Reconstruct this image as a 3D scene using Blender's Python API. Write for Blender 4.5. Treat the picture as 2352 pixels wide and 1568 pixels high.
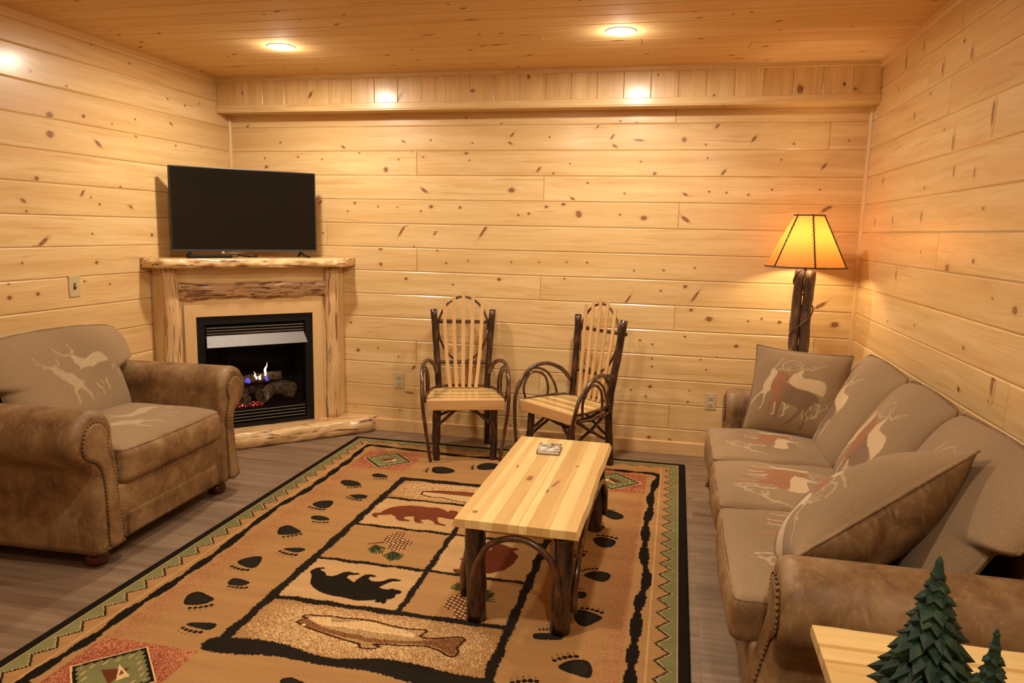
import bpy, math, random
import numpy as np
from mathutils import Vector, Matrix
from math import sin, cos, pi, radians, sqrt

for o in list(bpy.data.objects): bpy.data.objects.remove(o, do_unlink=True)
S = bpy.context.scene
COL = S.collection
random.seed(7)
rng = np.random.default_rng(11)

# ------------------------------------------------------------------ camera
cam_d = bpy.data.cameras.new('camera'); cam = bpy.data.objects.new('camera', cam_d); COL.objects.link(cam)
cam_d.lens = 25.796; cam_d.sensor_width = 36; cam_d.sensor_fit = 'HORIZONTAL'
yaw, pitch, roll = 0.21831, 0.15013, 0.02056
fw = Vector((-sin(yaw)*cos(pitch), cos(yaw)*cos(pitch), -sin(pitch)))
r0 = Vector((cos(yaw), sin(yaw), 0)); u0 = r0.cross(fw)
rr_ = cos(roll)*r0 + sin(roll)*u0; uu_ = -sin(roll)*r0 + cos(roll)*u0
cam.matrix_world = Matrix(((rr_.x, uu_.x, -fw.x, 0.6101), (rr_.y, uu_.y, -fw.y, -5.1907), (rr_.z, uu_.z, -fw.z, 1.5517), (0, 0, 0, 1)))
cam_d.clip_start = 0.05
S.camera = cam
# ------------------------------------------------------------------ world, exposure
w = bpy.data.worlds.new('world'); S.world = w; w.use_nodes = True
w.node_tree.nodes['Background'].inputs[0].default_value = (0.9, 0.8, 0.7, 1)
w.node_tree.nodes['Background'].inputs[1].default_value = 0.0
S.view_settings.view_transform = 'Standard'; S.view_settings.look = 'None'
S.view_settings.gamma = 1; S.view_settings.use_curve_mapping = False
S.view_settings.exposure = 0.0
# recessed ceiling lamps: (x, y, watts); the first two are in view, the others are unseen, added as fill light for the near room
DOWNLIGHTS = [(-1.79, -0.97, 31), (0.25, -1.03, 33.5), (-0.55, -3.3, 36), (0.9, -4.9, 36)]
LAMP_COLOR = (1.0, 0.88, 0.70)
FLOOR_LAMP_W = 22

XL, XR, CEIL, YF = -2.796, 1.770, 2.620, -7.2
ZA = 2.2826; PW = 0.175

# ------------------------------------------------------------------ materials
def mat(name):
    m = bpy.data.materials.new(name); m.use_nodes = True
    nt = m.node_tree
    return m, nt, nt.nodes['Principled BSDF']
def nd(nt, t, **kw):
    n = nt.nodes.new(t)
    for k, v in kw.items():
        if k.startswith('i_'): n.inputs[k[2:].replace('_', ' ')].default_value = v
        else: setattr(n, k, v)
    return n
def lk(nt, a, b): nt.links.new(a, b)
def ramp(nt, fac, stops, interp='LINEAR'):
    r = nt.nodes.new('ShaderNodeValToRGB'); r.color_ramp.interpolation = interp
    e = r.color_ramp.elements
    while len(e) < len(stops): e.new(0.5)
    for i, (p, c) in enumerate(stops):
        e[i].position = p; e[i].color = (*c, 1) if len(c) == 3 else c
    lk(nt, fac, r.inputs[0]); return r.outputs[0]
def mixc(nt, fac, a, b, mode='MIX'):
    m = nt.nodes.new('ShaderNodeMix'); m.data_type = 'RGBA'; m.blend_type = mode
    if isinstance(fac, (int, float)): m.inputs[0].default_value = fac
    else: lk(nt, fac, m.inputs[0])
    for s, v in ((m.inputs[6], a), (m.inputs[7], b)):
        if isinstance(v, tuple): s.default_value = (*v, 1) if len(v) == 3 else v
        else: lk(nt, v, s)
    return m.outputs[2]
def mth(nt, op, a, b=0.0):
    m = nt.nodes.new('ShaderNodeMath'); m.operation = op
    for s, v in ((m.inputs[0], a), (m.inputs[1], b)):
        if isinstance(v, (int, float)): s.default_value = v
        else: lk(nt, v, s)
    return m.outputs[0]
def scaled(nt, src, sc, loc=(0, 0, 0)):
    m = nt.nodes.new('ShaderNodeMapping'); m.inputs['Scale'].default_value = sc; m.inputs['Location'].default_value = loc
    lk(nt, src, m.inputs[0]); return m.outputs[0]
def noise(nt, vec, scale=1.0, detail=3.0, rough=0.55, dist=0.0):
    n = nt.nodes.new('ShaderNodeTexNoise'); n.inputs['Scale'].default_value = scale
    n.inputs['Detail'].default_value = detail; n.inputs['Roughness'].default_value = rough
    n.inputs['Distortion'].default_value = dist
    lk(nt, vec, n.inputs['Vector']); return n.outputs[0]
def bump(nt, b, h, strength=0.2, dist=0.002):
    n = nt.nodes.new('ShaderNodeBump'); n.inputs['Strength'].default_value = strength
    n.inputs['Distance'].default_value = dist
    lk(nt, h, n.inputs['Height']); lk(nt, n.outputs[0], b.inputs['Normal'])
def plain(name, c, rough=0.5, metal=0.0, spec=0.5, emit=None, estr=0.0):
    m, nt, b = mat(name)
    b.inputs['Base Color'].default_value = (*c, 1); b.inputs['Roughness'].default_value = rough
    b.inputs['Metallic'].default_value = metal; b.inputs['Specular IOR Level'].default_value = spec
    v = nt.nodes.new('ShaderNodeTexCoord').outputs['Object']
    n = noise(nt, scaled(nt, v, (40, 40, 40)), 1.0, 2)
    lk(nt, mth(nt, 'ADD', mth(nt, 'MULTIPLY', n, 0.08), max(rough-0.04, 0.0)), b.inputs['Roughness'])
    if emit:
        b.inputs['Emission Color'].default_value = (*emit, 1); b.inputs['Emission Strength'].default_value = estr
    return m

def wood(name, light, dark, knot=(0.30, 0.125, 0.040), rough=0.40, grain=0.5, tonemix=0.5, streak=0.0, coat=0.45, pink=(0.72, 0.385, 0.165), bstr=0.1, ss=(3.2, 34, 34)):
    """clear varnished softwood; the attribute gc runs along, across and into the board"""
    m, nt, b = mat(name)
    g = nt.nodes.new('ShaderNodeAttribute'); g.attribute_name = 'gc'; gv = g.outputs['Vector']
    t = nt.nodes.new('ShaderNodeAttribute'); t.attribute_name = 'tone'
    k = nt.nodes.new('ShaderNodeAttribute'); k.attribute_name = 'kn'
    warp = noise(nt, scaled(nt, gv, (1.3, 5, 5)), 1.0, 2)
    wv = nt.nodes.new('ShaderNodeVectorMath'); wv.operation = 'MULTIPLY_ADD'
    cmb = nt.nodes.new('ShaderNodeCombineXYZ'); lk(nt, warp, cmb.inputs[1]); lk(nt, warp, cmb.inputs[2])
    lk(nt, cmb.outputs[0], wv.inputs[0]); wv.inputs[1].default_value = (0, 0.09, 0.09); lk(nt, gv, wv.inputs[2])
    fine = noise(nt, scaled(nt, wv.outputs[0], (3.0, 95, 95)), 1.0, 3, 0.6)
    wide = noise(nt, scaled(nt, wv.outputs[0], (0.9, 16, 16)), 1.0, 2, 0.5)
    f = mth(nt, 'ADD', mth(nt, 'MULTIPLY', fine, 0.42), mth(nt, 'MULTIPLY', wide, 0.58))
    gr = ramp(nt, f, [(0.36, (0, 0, 0)), (0.64, (1, 1, 1))])
    base = mixc(nt, mth(nt, 'MULTIPLY', gr, grain), light, dark)
    tn = mth(nt, 'MULTIPLY', t.outputs['Fac'], tonemix)
    base = mixc(nt, tn, base, dark)
    blot = ramp(nt, noise(nt, scaled(nt, gv, (1.1, 6, 6), (3, 7, 1)), 1.0, 2), [(0.55, (0, 0, 0)), (0.75, (1, 1, 1))])
    base = mixc(nt, mth(nt, 'MULTIPLY', blot, 0.42), base, pink)
    dk = ramp(nt, noise(nt, scaled(nt, wv.outputs[0], (1.6, 42, 42), (9, 2, 4)), 1.0, 2, 0.5), [(0.60, (0, 0, 0)), (0.72, (1, 1, 1))])
    base = mixc(nt, mth(nt, 'MULTIPLY', dk, 0.38), base, (0.50, 0.235, 0.075))
    if streak:
        sn = noise(nt, scaled(nt, wv.outputs[0], ss, (5, 0, 2)), 1.0, 3, 0.6)
        sm = ramp(nt, sn, [(0.60 - 0.08*streak, (0, 0, 0)), (0.66 - 0.08*streak, (1, 1, 1))])
        sc = ramp(nt, noise(nt, scaled(nt, gv, (4, 20, 20), (1, 1, 1))), [(0.4, (0.055, 0.018, 0.008)), (0.6, (0.26, 0.10, 0.035))])
        base = mixc(nt, sm, base, sc)
    kc = ramp(nt, k.outputs['Fac'], [(0.0, (0, 0, 0)), (0.25, (0.25, 0.25, 0.25)), (0.5, (0.9, 0.9, 0.9)), (1.0, (1, 1, 1))])
    kcol = ramp(nt, k.outputs['Fac'], [(0.0, pink), (0.50, knot), (0.70, tuple(0.5*c for c in knot)), (1.0, tuple(min(1, 1.45*c) for c in knot))])
    base = mixc(nt, kc, base, kcol)
    lk(nt, base, b.inputs['Base Color'])
    b.inputs['Roughness'].default_value = rough
    b.inputs['Coat Weight'].default_value = coat; b.inputs['Coat Roughness'].default_value = 0.19
    bump(nt, b, f, bstr, 0.001)
    return m

M = {}
M['pine'] = wood('knotty_pine', (0.84, 0.625, 0.32), (0.65, 0.41, 0.16), grain=0.95, tonemix=0.42)
M['pine_ceiling'] = wood('pine_ceiling', (0.83, 0.58, 0.30), (0.68, 0.43, 0.185), grain=0.7, tonemix=0.4, coat=0.0, rough=0.75)
for _n in M['pine_ceiling'].node_tree.nodes:
    if _n.type == 'BSDF_PRINCIPLED': _n.inputs['Specular IOR Level'].default_value = 0.12
M['pine_trim'] = wood('pine_trim', (0.78, 0.53, 0.255), (0.66, 0.40, 0.16), grain=0.6)
M['mantel_wood'] = wood('mantel_wood', (0.78, 0.54, 0.27), (0.64, 0.38, 0.155), grain=0.5, streak=0.55, bstr=0.5, ss=(3.2, 48, 48))
M['bark_wood'] = wood('bark_wood', (0.60, 0.38, 0.19), (0.48, 0.27, 0.12), grain=0.8, streak=1.0, bstr=0.8, ss=(6, 75, 75), rough=0.5)
M['hickory'] = wood('hickory_board', (0.88, 0.67, 0.30), (0.52, 0.285, 0.085), grain=0.35, tonemix=1.0, rough=0.28, pink=(0.75, 0.45, 0.18))
M['slat_wood'] = wood('slat_wood', (0.78, 0.50, 0.22), (0.62, 0.34, 0.13), grain=0.7, rough=0.3)

def bark(name, c1, c2, c3, rough=0.28):
    m, nt, b = mat(name)
    v = nt.nodes.new('ShaderNodeTexCoord').outputs['Object']
    a = noise(nt, scaled(nt, v, (22, 22, 9)), 1.0, 4, 0.65)
    col = ramp(nt, a, [(0.34, c1), (0.52, c2), (0.68, c3)])
    s = noise(nt, scaled(nt, v, (130, 130, 35)), 1.0, 2)
    col = mixc(nt, mth(nt, 'MULTIPLY', ramp(nt, s, [(0.66, (0, 0, 0)), (0.74, (1, 1, 1))]), 0.35), col, (0.34, 0.20, 0.12))
    lk(nt, col, b.inputs['Base Color']); b.inputs['Roughness'].default_value = rough
    b.inputs['Coat Weight'].default_value = 0.5; b.inputs['Coat Roughness'].default_value = 0.2
    bump(nt, b, mth(nt, 'ADD', a, mth(nt, 'MULTIPLY', s, 0.4)), 0.5, 0.004)
    return m
M['bark'] = bark('hickory_bark', (0.010, 0.0045, 0.003), (0.034, 0.013, 0.008), (0.115, 0.040, 0.019))
M['bark_lamp'] = bark('lamp_bark', (0.03, 0.014, 0.008), (0.10, 0.045, 0.022), (0.22, 0.12, 0.06), 0.5)
M['twig'] = bark('bent_twig', (0.020, 0.008, 0.005), (0.075, 0.027, 0.012), (0.20, 0.08, 0.034))

def leather():
    m, nt, b = mat('distressed_leather')
    v = nt.nodes.new('ShaderNodeTexCoord').outputs['Object']
    a = noise(nt, v, 7.0, 5, 0.62, 0.4)
    col = ramp(nt, a, [(0.30, (0.098, 0.046, 0.016)), (0.47, (0.190, 0.102, 0.040)), (0.60, (0.255, 0.150, 0.065)), (0.75, (0.37, 0.235, 0.115))])
    g = noise(nt, scaled(nt, v, (30, 30, 12)), 1.0, 3, 0.6, 1.5)
    col = mixc(nt, mth(nt, 'MULTIPLY', ramp(nt, g, [(0.56, (0, 0, 0)), (0.70, (1, 1, 1))]), 0.42), col, (0.40, 0.26, 0.13))
    wv = nt.nodes.new('ShaderNodeTexVoronoi'); wv.feature = 'DISTANCE_TO_EDGE'; wv.inputs['Scale'].default_value = 9
    lk(nt, scaled(nt, v, (1, 1, 1)), wv.inputs['Vector'])
    vn = nt.nodes.new('ShaderNodeTexNoise'); vn.inputs['Scale'].default_value = 6; lk(nt, v, vn.inputs['Vector'])
    va = nt.nodes.new('ShaderNodeVectorMath'); va.operation = 'MULTIPLY_ADD'; lk(nt, vn.outputs['Color'], va.inputs[0]); va.inputs[1].default_value = (0.35, 0.35, 0.35); lk(nt, v, va.inputs[2]); lk(nt, va.outputs[0], wv.inputs['Vector'])
    cr = ramp(nt, wv.outputs['Distance'], [(0.0, (1, 1, 1)), (0.012, (0, 0, 0))])
    col = mixc(nt, mth(nt, 'MULTIPLY', cr, 0.10), col, (0.50, 0.32, 0.17))
    lk(nt, col, b.inputs['Base Color']); b.inputs['Roughness'].default_value = 0.52
    b.inputs['Specular IOR Level'].default_value = 0.4
    f = noise(nt, v, 160, 3, 0.6)
    bump(nt, b, mth(nt, 'ADD', mth(nt, 'MULTIPLY', a, 1.5), mth(nt, 'MULTIPLY', f, 0.25)), 0.35, 0.004)
    return m
M['leather'] = leather()
def fabric():
    m, nt, b = mat('deer_tweed')
    c = nt.nodes.new('ShaderNodeAttribute'); c.attribute_name = 'col'
    v = nt.nodes.new('ShaderNodeTexCoord').outputs['Object']
    n1 = noise(nt, scaled(nt, v, (330, 330, 900)), 1.0, 2, 0.6)
    n2 = noise(nt, scaled(nt, v, (900, 330, 330)), 1.0, 2, 0.6)
    n = mth(nt, 'ADD', n1, n2)
    col = mixc(nt, 1.0, c.outputs['Color'], ramp(nt, mth(nt, 'MULTIPLY', n, 0.5), [(0.36, (0.68, 0.68, 0.68)), (0.64, (1.32, 1.32, 1.32))]), 'MULTIPLY')
    lk(nt, col, b.inputs['Base Color']); b.inputs['Roughness'].default_value = 0.9
    b.inputs['Sheen Weight'].default_value = 0.12; b.inputs['Sheen Roughness'].default_value = 0.5
    b.inputs['Specular IOR Level'].default_value = 0.15
    bump(nt, b, n, 0.35, 0.0015)
    return m
M['fabric'] = fabric()
def rugmat():
    m, nt, b = mat('rug_pile')
    c = nt.nodes.new('ShaderNodeAttribute'); c.attribute_name = 'col'
    v = nt.nodes.new('ShaderNodeTexCoord').outputs['Object']
    n = noise(nt, v, 330, 2, 0.6)
    n2 = noise(nt, scaled(nt, v, (1.2, 14, 1)), 1.0, 2)
    col = mixc(nt, 1.0, c.outputs['Color'], ramp(nt, n, [(0.3, (0.72, 0.72, 0.72)), (0.7, (1.26, 1.26, 1.26))]), 'MULTIPLY')
    col = mixc(nt, 1.0, col, ramp(nt, n2, [(0.3, (0.90, 0.89, 0.88)), (0.7, (1.08, 1.08, 1.08))]), 'MULTIPLY')
    lk(nt, col, b.inputs['Base Color']); b.inputs['Roughness'].default_value = 0.95
    b.inputs['Specular IOR Level'].default_value = 0.05
    bump(nt, b, n, 0.6, 0.003)
    return m
M['rug'] = rugmat()
def floormat():
    m, nt, b = mat('vinyl_plank_floor')
    v = nt.nodes.new('ShaderNodeTexCoord').outputs['Object']
    br = nt.nodes.new('ShaderNodeTexBrick'); lk(nt, v, br.inputs['Vector'])
    br.inputs['Scale'].default_value = 1; br.inputs['Brick Width'].default_value = 1.22; br.inputs['Row Height'].default_value = 0.152
    br.inputs['Mortar Size'].default_value = 0.0007; br.inputs['Mortar Smooth'].default_value = 0.1
    br.inputs['Color1'].default_value = (0.35, 0.35, 0.35, 1); br.inputs['Color2'].default_value = (0.95, 0.95, 0.95, 1); br.inputs['Mortar'].default_value = (0, 0, 0, 1)
    br.offset = 0.37
    off = nt.nodes.new('ShaderNodeVectorMath'); off.operation = 'MULTIPLY_ADD'; lk(nt, br.outputs['Color'], off.inputs[0]); off.inputs[1].default_value = (9, 5, 3); lk(nt, v, off.inputs[2])
    g = noise(nt, scaled(nt, off.outputs[0], (1.6, 34, 1)), 1.0, 4, 0.6, 0.3)
    g2 = noise(nt, scaled(nt, off.outputs[0], (0.8, 7, 1)), 1.0, 2)
    col = ramp(nt, mth(nt, 'ADD', mth(nt, 'MULTIPLY', g, 0.6), mth(nt, 'MULTIPLY', g2, 0.4)), [(0.3, (0.12, 0.073, 0.041)), (0.5, (0.215, 0.138, 0.083)), (0.7, (0.31, 0.21, 0.135))])
    tone = ramp(nt, br.outputs['Color'], [(0.0, (0.45, 0.45, 0.45)), (0.3, (0.93, 0.93, 0.93)), (1.0, (1.06, 1.05, 1.03))])
    lk(nt, mixc(nt, 1.0, col, tone, 'MULTIPLY'), b.inputs['Base Color'])
    b.inputs['Roughness'].default_value = 0.5; bump(nt, b, g, 0.1, 0.001)
    return m
M['floor'] = floormat()
M['black'] = plain('black_metal', (0.006, 0.006, 0.006), 0.5, spec=0.25)
M['blackwall'] = plain('firebox_black', (0.006, 0.006, 0.006), 0.9, spec=0.1)
M['steel'] = plain('brushed_hood', (0.20, 0.185, 0.185), 0.55, metal=0.8)
M['louver'] = plain('louver_metal', (0.42, 0.40, 0.38), 0.35, metal=0.7)
M['screen'] = plain('tv_screen', (0.006, 0.005, 0.004), 0.16, spec=0.28)
M['bezel'] = plain('tv_bezel', (0.014, 0.014, 0.014), 0.4)
M['silver'] = plain('silver_tab', (0.6, 0.6, 0.6), 0.3, metal=0.6)
M['plate'] = plain('beige_plate', (0.56, 0.44, 0.24), 0.45)
M['plate_dark'] = plain('plate_slot', (0.05, 0.035, 0.02), 0.6)
M['footwood'] = plain('cherry_foot', (0.075, 0.013, 0.008), 0.2)
M['nail'] = plain('brass_nail', (0.16, 0.09, 0.035), 0.35, metal=0.8)
M['dust'] = plain('dust_cloth', (0.006, 0.005, 0.004), 0.95, spec=0.05)
M['white'] = plain('white_ring', (0.8, 0.78, 0.72), 0.5)
M['green'] = None
def greenmat():
    m, nt, b = mat('painted_evergreen')
    v = nt.nodes.new('ShaderNodeTexCoord').outputs['Object']
    a = noise(nt, v, 45, 3)
    lk(nt, ramp(nt, a, [(0.35, (0.004, 0.014, 0.008)), (0.55, (0.009, 0.032, 0.015)), (0.72, (0.030, 0.055, 0.016))]), b.inputs['Base Color'])
    b.inputs['Roughness'].default_value = 0.6; b.inputs['Specular IOR Level'].default_value = 0.3; bump(nt, b, a, 0.4, 0.003)
    return m
M['green'] = greenmat()
def emat(name, c, s):
    m, nt, b = mat(name); b.inputs['Base Color'].default_value = (*c, 1)
    b.inputs['Emission Color'].default_value = (*c, 1); b.inputs['Emission Strength'].default_value = s
    return m
M['diffuser'] = emat('lamp_diffuser', (1.0, 0.93, 0.82), 9.0)
M['flame'] = emat('gas_flame', (1.0, 0.62, 0.42), 3.0)
M['flameblue'] = emat('gas_flame_blue', (0.10, 0.10, 0.75), 1.0)
M['bulb'] = emat('bulb_glow', (1.0, 0.78, 0.45), 12.0)
def embermat():
    m, nt, b = mat('glowing_embers')
    v = nt.nodes.new('ShaderNodeTexCoord').outputs['Object']
    a = noise(nt, v, 90, 2)
    b.inputs['Base Color'].default_value = (0.01, 0.008, 0.008, 1)
    lk(nt, ramp(nt, a, [(0.50, (0, 0, 0)), (0.58, (0.8, 0.02, 0.01)), (0.68, (1, 0.35, 0.2))]), b.inputs['Emission Color'])
    b.inputs['Emission Strength'].default_value = 1.6
    return m
M['ember'] = embermat()
def logmat():
    m, nt, b = mat('ceramic_log')
    v = nt.nodes.new('ShaderNodeTexCoord').outputs['Object']
    a = noise(nt, v, 40, 4)
    lk(nt, ramp(nt, a, [(0.35, (0.03, 0.02, 0.014)), (0.65, (0.24, 0.17, 0.10))]), b.inputs['Base Color'])
    b.inputs['Roughness'].default_value = 0.9; bump(nt, b, a, 0.8, 0.006)
    return m
M['log'] = logmat()
def glassmat():
    m, nt, b = mat('fireplace_glass')
    out = nt.nodes['Material Output']; nt.nodes.remove(b)
    t = nt.nodes.new('ShaderNodeBsdfTransparent'); g = nt.nodes.new('ShaderNodeBsdfGlossy'); g.inputs['Roughness'].default_value = 0.05
    t.inputs[0].default_value = (0.88, 0.88, 0.88, 1)
    fr = nt.nodes.new('ShaderNodeFresnel'); fr.inputs[0].default_value = 1.2
    mx = nt.nodes.new('ShaderNodeMixShader'); lk(nt, fr.outputs[0], mx.inputs[0]); lk(nt, t.outputs[0], mx.inputs[1]); lk(nt, g.outputs[0], mx.inputs[2])
    lk(nt, mx.outputs[0], out.inputs[0]); return m
M['glass'] = glassmat()
def shademat(name, c, tr, tw=0.72):
    m, nt, b = mat(name)
    out = nt.nodes['Material Output']
    v = nt.nodes.new('ShaderNodeTexCoord').outputs['Object']
    a = noise(nt, v, 14, 3)
    col = mixc(nt, a, c, tuple(0.8*x for x in c))
    lk(nt, col, b.inputs['Base Color']); b.inputs['Roughness'].default_value = 0.6
    t = nt.nodes.new('ShaderNodeBsdfTranslucent'); t.inputs[0].default_value = (*tr, 1)
    mx = nt.nodes.new('ShaderNodeMixShader'); mx.inputs[0].default_value = tw
    lk(nt, b.outputs[0], mx.inputs[1]); lk(nt, t.outputs[0], mx.inputs[2]); lk(nt, mx.outputs[0], out.inputs[0])
    return m
M['shade'] = shademat('parchment_shade', (0.52, 0.27, 0.10), (0.33, 0.125, 0.022))
M['light_bead'] = shademat('lacing_light_bead', (0.95, 0.88, 0.65), (1.0, 0.95, 0.75), 0.9)  # pale translucent colour stands in for lamplight through the lacing holes
M['lace'] = plain('brown_lacing', (0.05, 0.015, 0.008), 0.6)
M['cord'] = plain('lamp_cord', (0.10, 0.05, 0.025), 0.5)
M['cover'] = None
def covermat():
    m, nt, b = mat('book_cover')
    v = nt.nodes.new('ShaderNodeTexCoord').outputs['Object']
    a = noise(nt, scaled(nt, v, (30, 42, 10), (2.3, 0.4, 0)), 1.0, 3)
    lk(nt, ramp(nt, a, [(0.42, (0.09, 0.075, 0.055)), (0.5, (0.42, 0.36, 0.28)), (0.6, (0.70, 0.66, 0.60))]), b.inputs['Base Color'])
    b.inputs['Roughness'].default_value = 0.25
    return m
M['cover'] = covermat()
M['paper'] = plain('page_paper', (0.78, 0.72, 0.62), 0.7)
M['binding'] = plain('book_binding', (0.10, 0.05, 0.03), 0.4)

# ------------------------------------------------------------------ mesh builder
def nrm2(p):
    p = np.asarray(p, float); t = np.roll(p, -1, 0) - np.roll(p, 1, 0)
    n = np.stack([t[:, 1], -t[:, 0]], 1); return n/np.maximum(np.linalg.norm(n, axis=1, keepdims=True), 1e-9)
def crom(pts, k=6, closed=False):
    P = [np.array(p, float) for p in pts]; n = len(P); out = []
    rng_ = range(n) if closed else range(n-1)
    for i in rng_:
        a = P[(i-1) % n] if (closed or i > 0) else 2*P[0]-P[1]
        b = P[i]; c = P[(i+1) % n]
        d = P[(i+2) % n] if (closed or i < n-2) else 2*P[-1]-P[-2]
        for j in range(k):
            t = j/k
            out.append(0.5*((2*b)+(-a+c)*t+(2*a-5*b+4*c-d)*t*t+(-a+3*b-3*c+d)*t**3))
    if not closed: out.append(P[-1])
    return np.array(out)
class MB:
    def __init__(s): s.v = []; s.f = []; s.g = []; s.k = []; s.t = []; s.m = []; s.sm = []
    def add(s, V, F, gc=None, kn=0.0, tone=0.5, mi=0, smooth=True):
        o = len(s.v); V = np.asarray(V, float); n = len(V)
        s.v.extend(V.tolist())
        if gc is None: gc = V[:, [2, 0, 1]] if True else V
        s.g.extend(np.asarray(gc, float).tolist())
        s.k.extend(np.broadcast_to(np.asarray(kn, float), (n,)).tolist())
        s.t.extend([tone]*n)
        for f in F: s.f.append([int(i)+o for i in f])
        s.m.extend([mi]*len(F)); s.sm.extend([smooth]*len(F))
        return s
    def gcoord(s, V, ax, r):
        V = np.asarray(V, float); o = {'x': [0, 1, 2], 'y': [1, 2, 0], 'z': [2, 0, 1]}[ax]
        return V[:, o] + np.array([r*7.3, r*3.1, r*5.7])
    def box(s, lo, hi, ax='x', r=None, tone=0.5, mi=0, bev=0.0, M4=None):
        r = random.random()*10 if r is None else r
        if bev > 0:
            h = (np.array(hi)-np.array(lo))/2; c = (np.array(hi)+np.array(lo))/2
            V, F = rbox(h, bev, 1, 1); V = V + c
            sm = False
        else:
            x0, y0, z0 = lo; x1, y1, z1 = hi
            V = np.array([(x0,y0,z0),(x1,y0,z0),(x1,y1,z0),(x0,y1,z0),(x0,y0,z1),(x1,y0,z1),(x1,y1,z1),(x0,y1,z1)], float)
            F = [(0,3,2,1),(4,5,6,7),(0,1,5,4),(1,2,6,5),(2,3,7,6),(3,0,4,7)]; sm = False
        g = s.gcoord(V, ax, r)
        if M4 is not None: V = np.array([M4 @ Vector(p) for p in V])
        return s.add(V, F, g, 0, tone, mi, sm)
    def tube(s, path, rad, seg=10, caps=True, mi=0, wob=0.0, smooth=True, tone=0.5):
        P = np.asarray(path, float); n = len(P)
        R = np.broadcast_to(np.asarray(rad, float), (n,)).copy()
        T = np.gradient(P, axis=0); T /= np.linalg.norm(T, axis=1, keepdims=True)
        a = np.array([0, 0, 1.]) if abs(T[0][2]) < 0.9 else np.array([1., 0, 0])
        N = np.cross(T[0], a); N /= np.linalg.norm(N); V = []; G = []
        L = 0; ph = random.random()*9
        for i in range(n):
            if i: L += np.linalg.norm(P[i]-P[i-1]); N = N - T[i]*(N@T[i]); N /= np.linalg.norm(N)
            B = np.cross(T[i], N)
            for j in range(seg):
                q = 2*pi*j/seg
                rr = R[i]*(1+wob*sin(3*q+L*21+ph)*0.6+wob*sin(L*47+q+ph))
                V.append(P[i]+rr*(cos(q)*N+sin(q)*B)); G.append((L+ph, q*R[i]*0.9, ph))
        F = [(i*seg+j, i*seg+(j+1) % seg, (i+1)*seg+(j+1) % seg, (i+1)*seg+j) for i in range(n-1) for j in range(seg)]
        s.add(V, F, G, 0, tone, mi, smooth)
        if caps:
            o = len(s.v)-len(V)
            s.f.append([o+j for j in range(seg)][::-1]); s.f.append([o+(n-1)*seg+j for j in range(seg)])
            s.m += [mi, mi]; s.sm += [False, False]
        return s
    def lathe(s, prof, seg=24, c=(0, 0), mi=0):
        V = []; n = len(prof)
        for r, z in prof:
            for j in range(seg): V.append((c[0]+r*cos(2*pi*j/seg), c[1]+r*sin(2*pi*j/seg), z))
        F = [(i*seg+j, i*seg+(j+1) % seg, (i+1)*seg+(j+1) % seg, (i+1)*seg+j) for i in range(n-1) for j in range(seg)]
        F.append([j for j in range(seg)][::-1]); F.append([(n-1)*seg+j for j in range(seg)])
        return s.add(V, F, None, 0, 0.5, mi)
    def sphere(s, c, r, seg=8, rings=5, sc=(1, 1, 1), mi=0):
        V = []; 
        for i in range(rings+1):
            th = pi*i/rings
            for j in range(seg): V.append((c[0]+sc[0]*r*sin(th)*cos(2*pi*j/seg), c[1]+sc[1]*r*sin(th)*sin(2*pi*j/seg), c[2]+sc[2]*r*cos(th)))
        F = [(i*seg+j, (i+1)*seg+j, (i+1)*seg+(j+1) % seg, i*seg+(j+1) % seg) for i in range(rings) for j in range(seg)]
        return s.add(V, F, None, 0, 0.5, mi)
    def prism(s, poly, a0, a1, plane='xy', ax='x', r=None, tone=0.5, mi=0, smooth=False):
        """closed polygon extruded between a0 and a1 along the axis normal to plane"""
        r = random.random()*10 if r is None else r
        poly = np.asarray(poly, float); n = len(poly)
        def P(a):
            Z = np.full((n, 1), a)
            return {'xy': np.hstack([poly, Z]), 'xz': np.hstack([poly[:, :1], Z, poly[:, 1:]]), 'yz': np.hstack([Z, poly])}[plane]
        V = np.vstack([P(a0), P(a1)])
        F = [(i, (i+1) % n, n+(i+1) % n, n+i) for i in range(n)]
        s.add(V, F, s.gcoord(V, ax, r), 0, tone, mi, smooth)
        o = len(s.v)-2*n
        s.f.append([o+i for i in range(n)][::-1]); s.f.append([o+n+i for i in range(n)]); s.m += [mi, mi]; s.sm += [False, False]
        return s
    def loft(s, rings, mi=0, caps=True, closed=True, gc=None, smooth=True):
        n = len(rings[0]); V = np.vstack(rings)
        m_ = n if closed else n-1
        F = [(i*n+j, i*n+(j+1) % n, (i+1)*n+(j+1) % n, (i+1)*n+j) for i in range(len(rings)-1) for j in range(m_)]
        s.add(V, F, gc, 0, 0.5, mi, smooth)
        if caps:
            o = len(s.v)-len(V)
            s.f.append([o+i for i in range(n)][::-1]); s.f.append([o+(len(rings)-1)*n+i for i in range(n)]); s.m += [mi, mi]; s.sm += [False, False]
        return s
    def build(s, name, mats, parent=None, col=None, fix=True):
        me = bpy.data.meshes.new(name); me.from_pydata(s.v, [], s.f); 
        for m_ in (mats if isinstance(mats, (list, tuple)) else [mats]): me.materials.append(m_)
        me.polygons.foreach_set('material_index', s.m); me.polygons.foreach_set('use_smooth', s.sm)
        a = me.attributes.new('gc', 'FLOAT_VECTOR', 'POINT'); a.data.foreach_set('vector', np.array(s.g, 'f').ravel())
        a = me.attributes.new('kn', 'FLOAT', 'POINT'); a.data.foreach_set('value', np.array(s.k, 'f'))
        a = me.attributes.new('tone', 'FLOAT', 'POINT'); a.data.foreach_set('value', np.array(s.t, 'f'))
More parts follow.
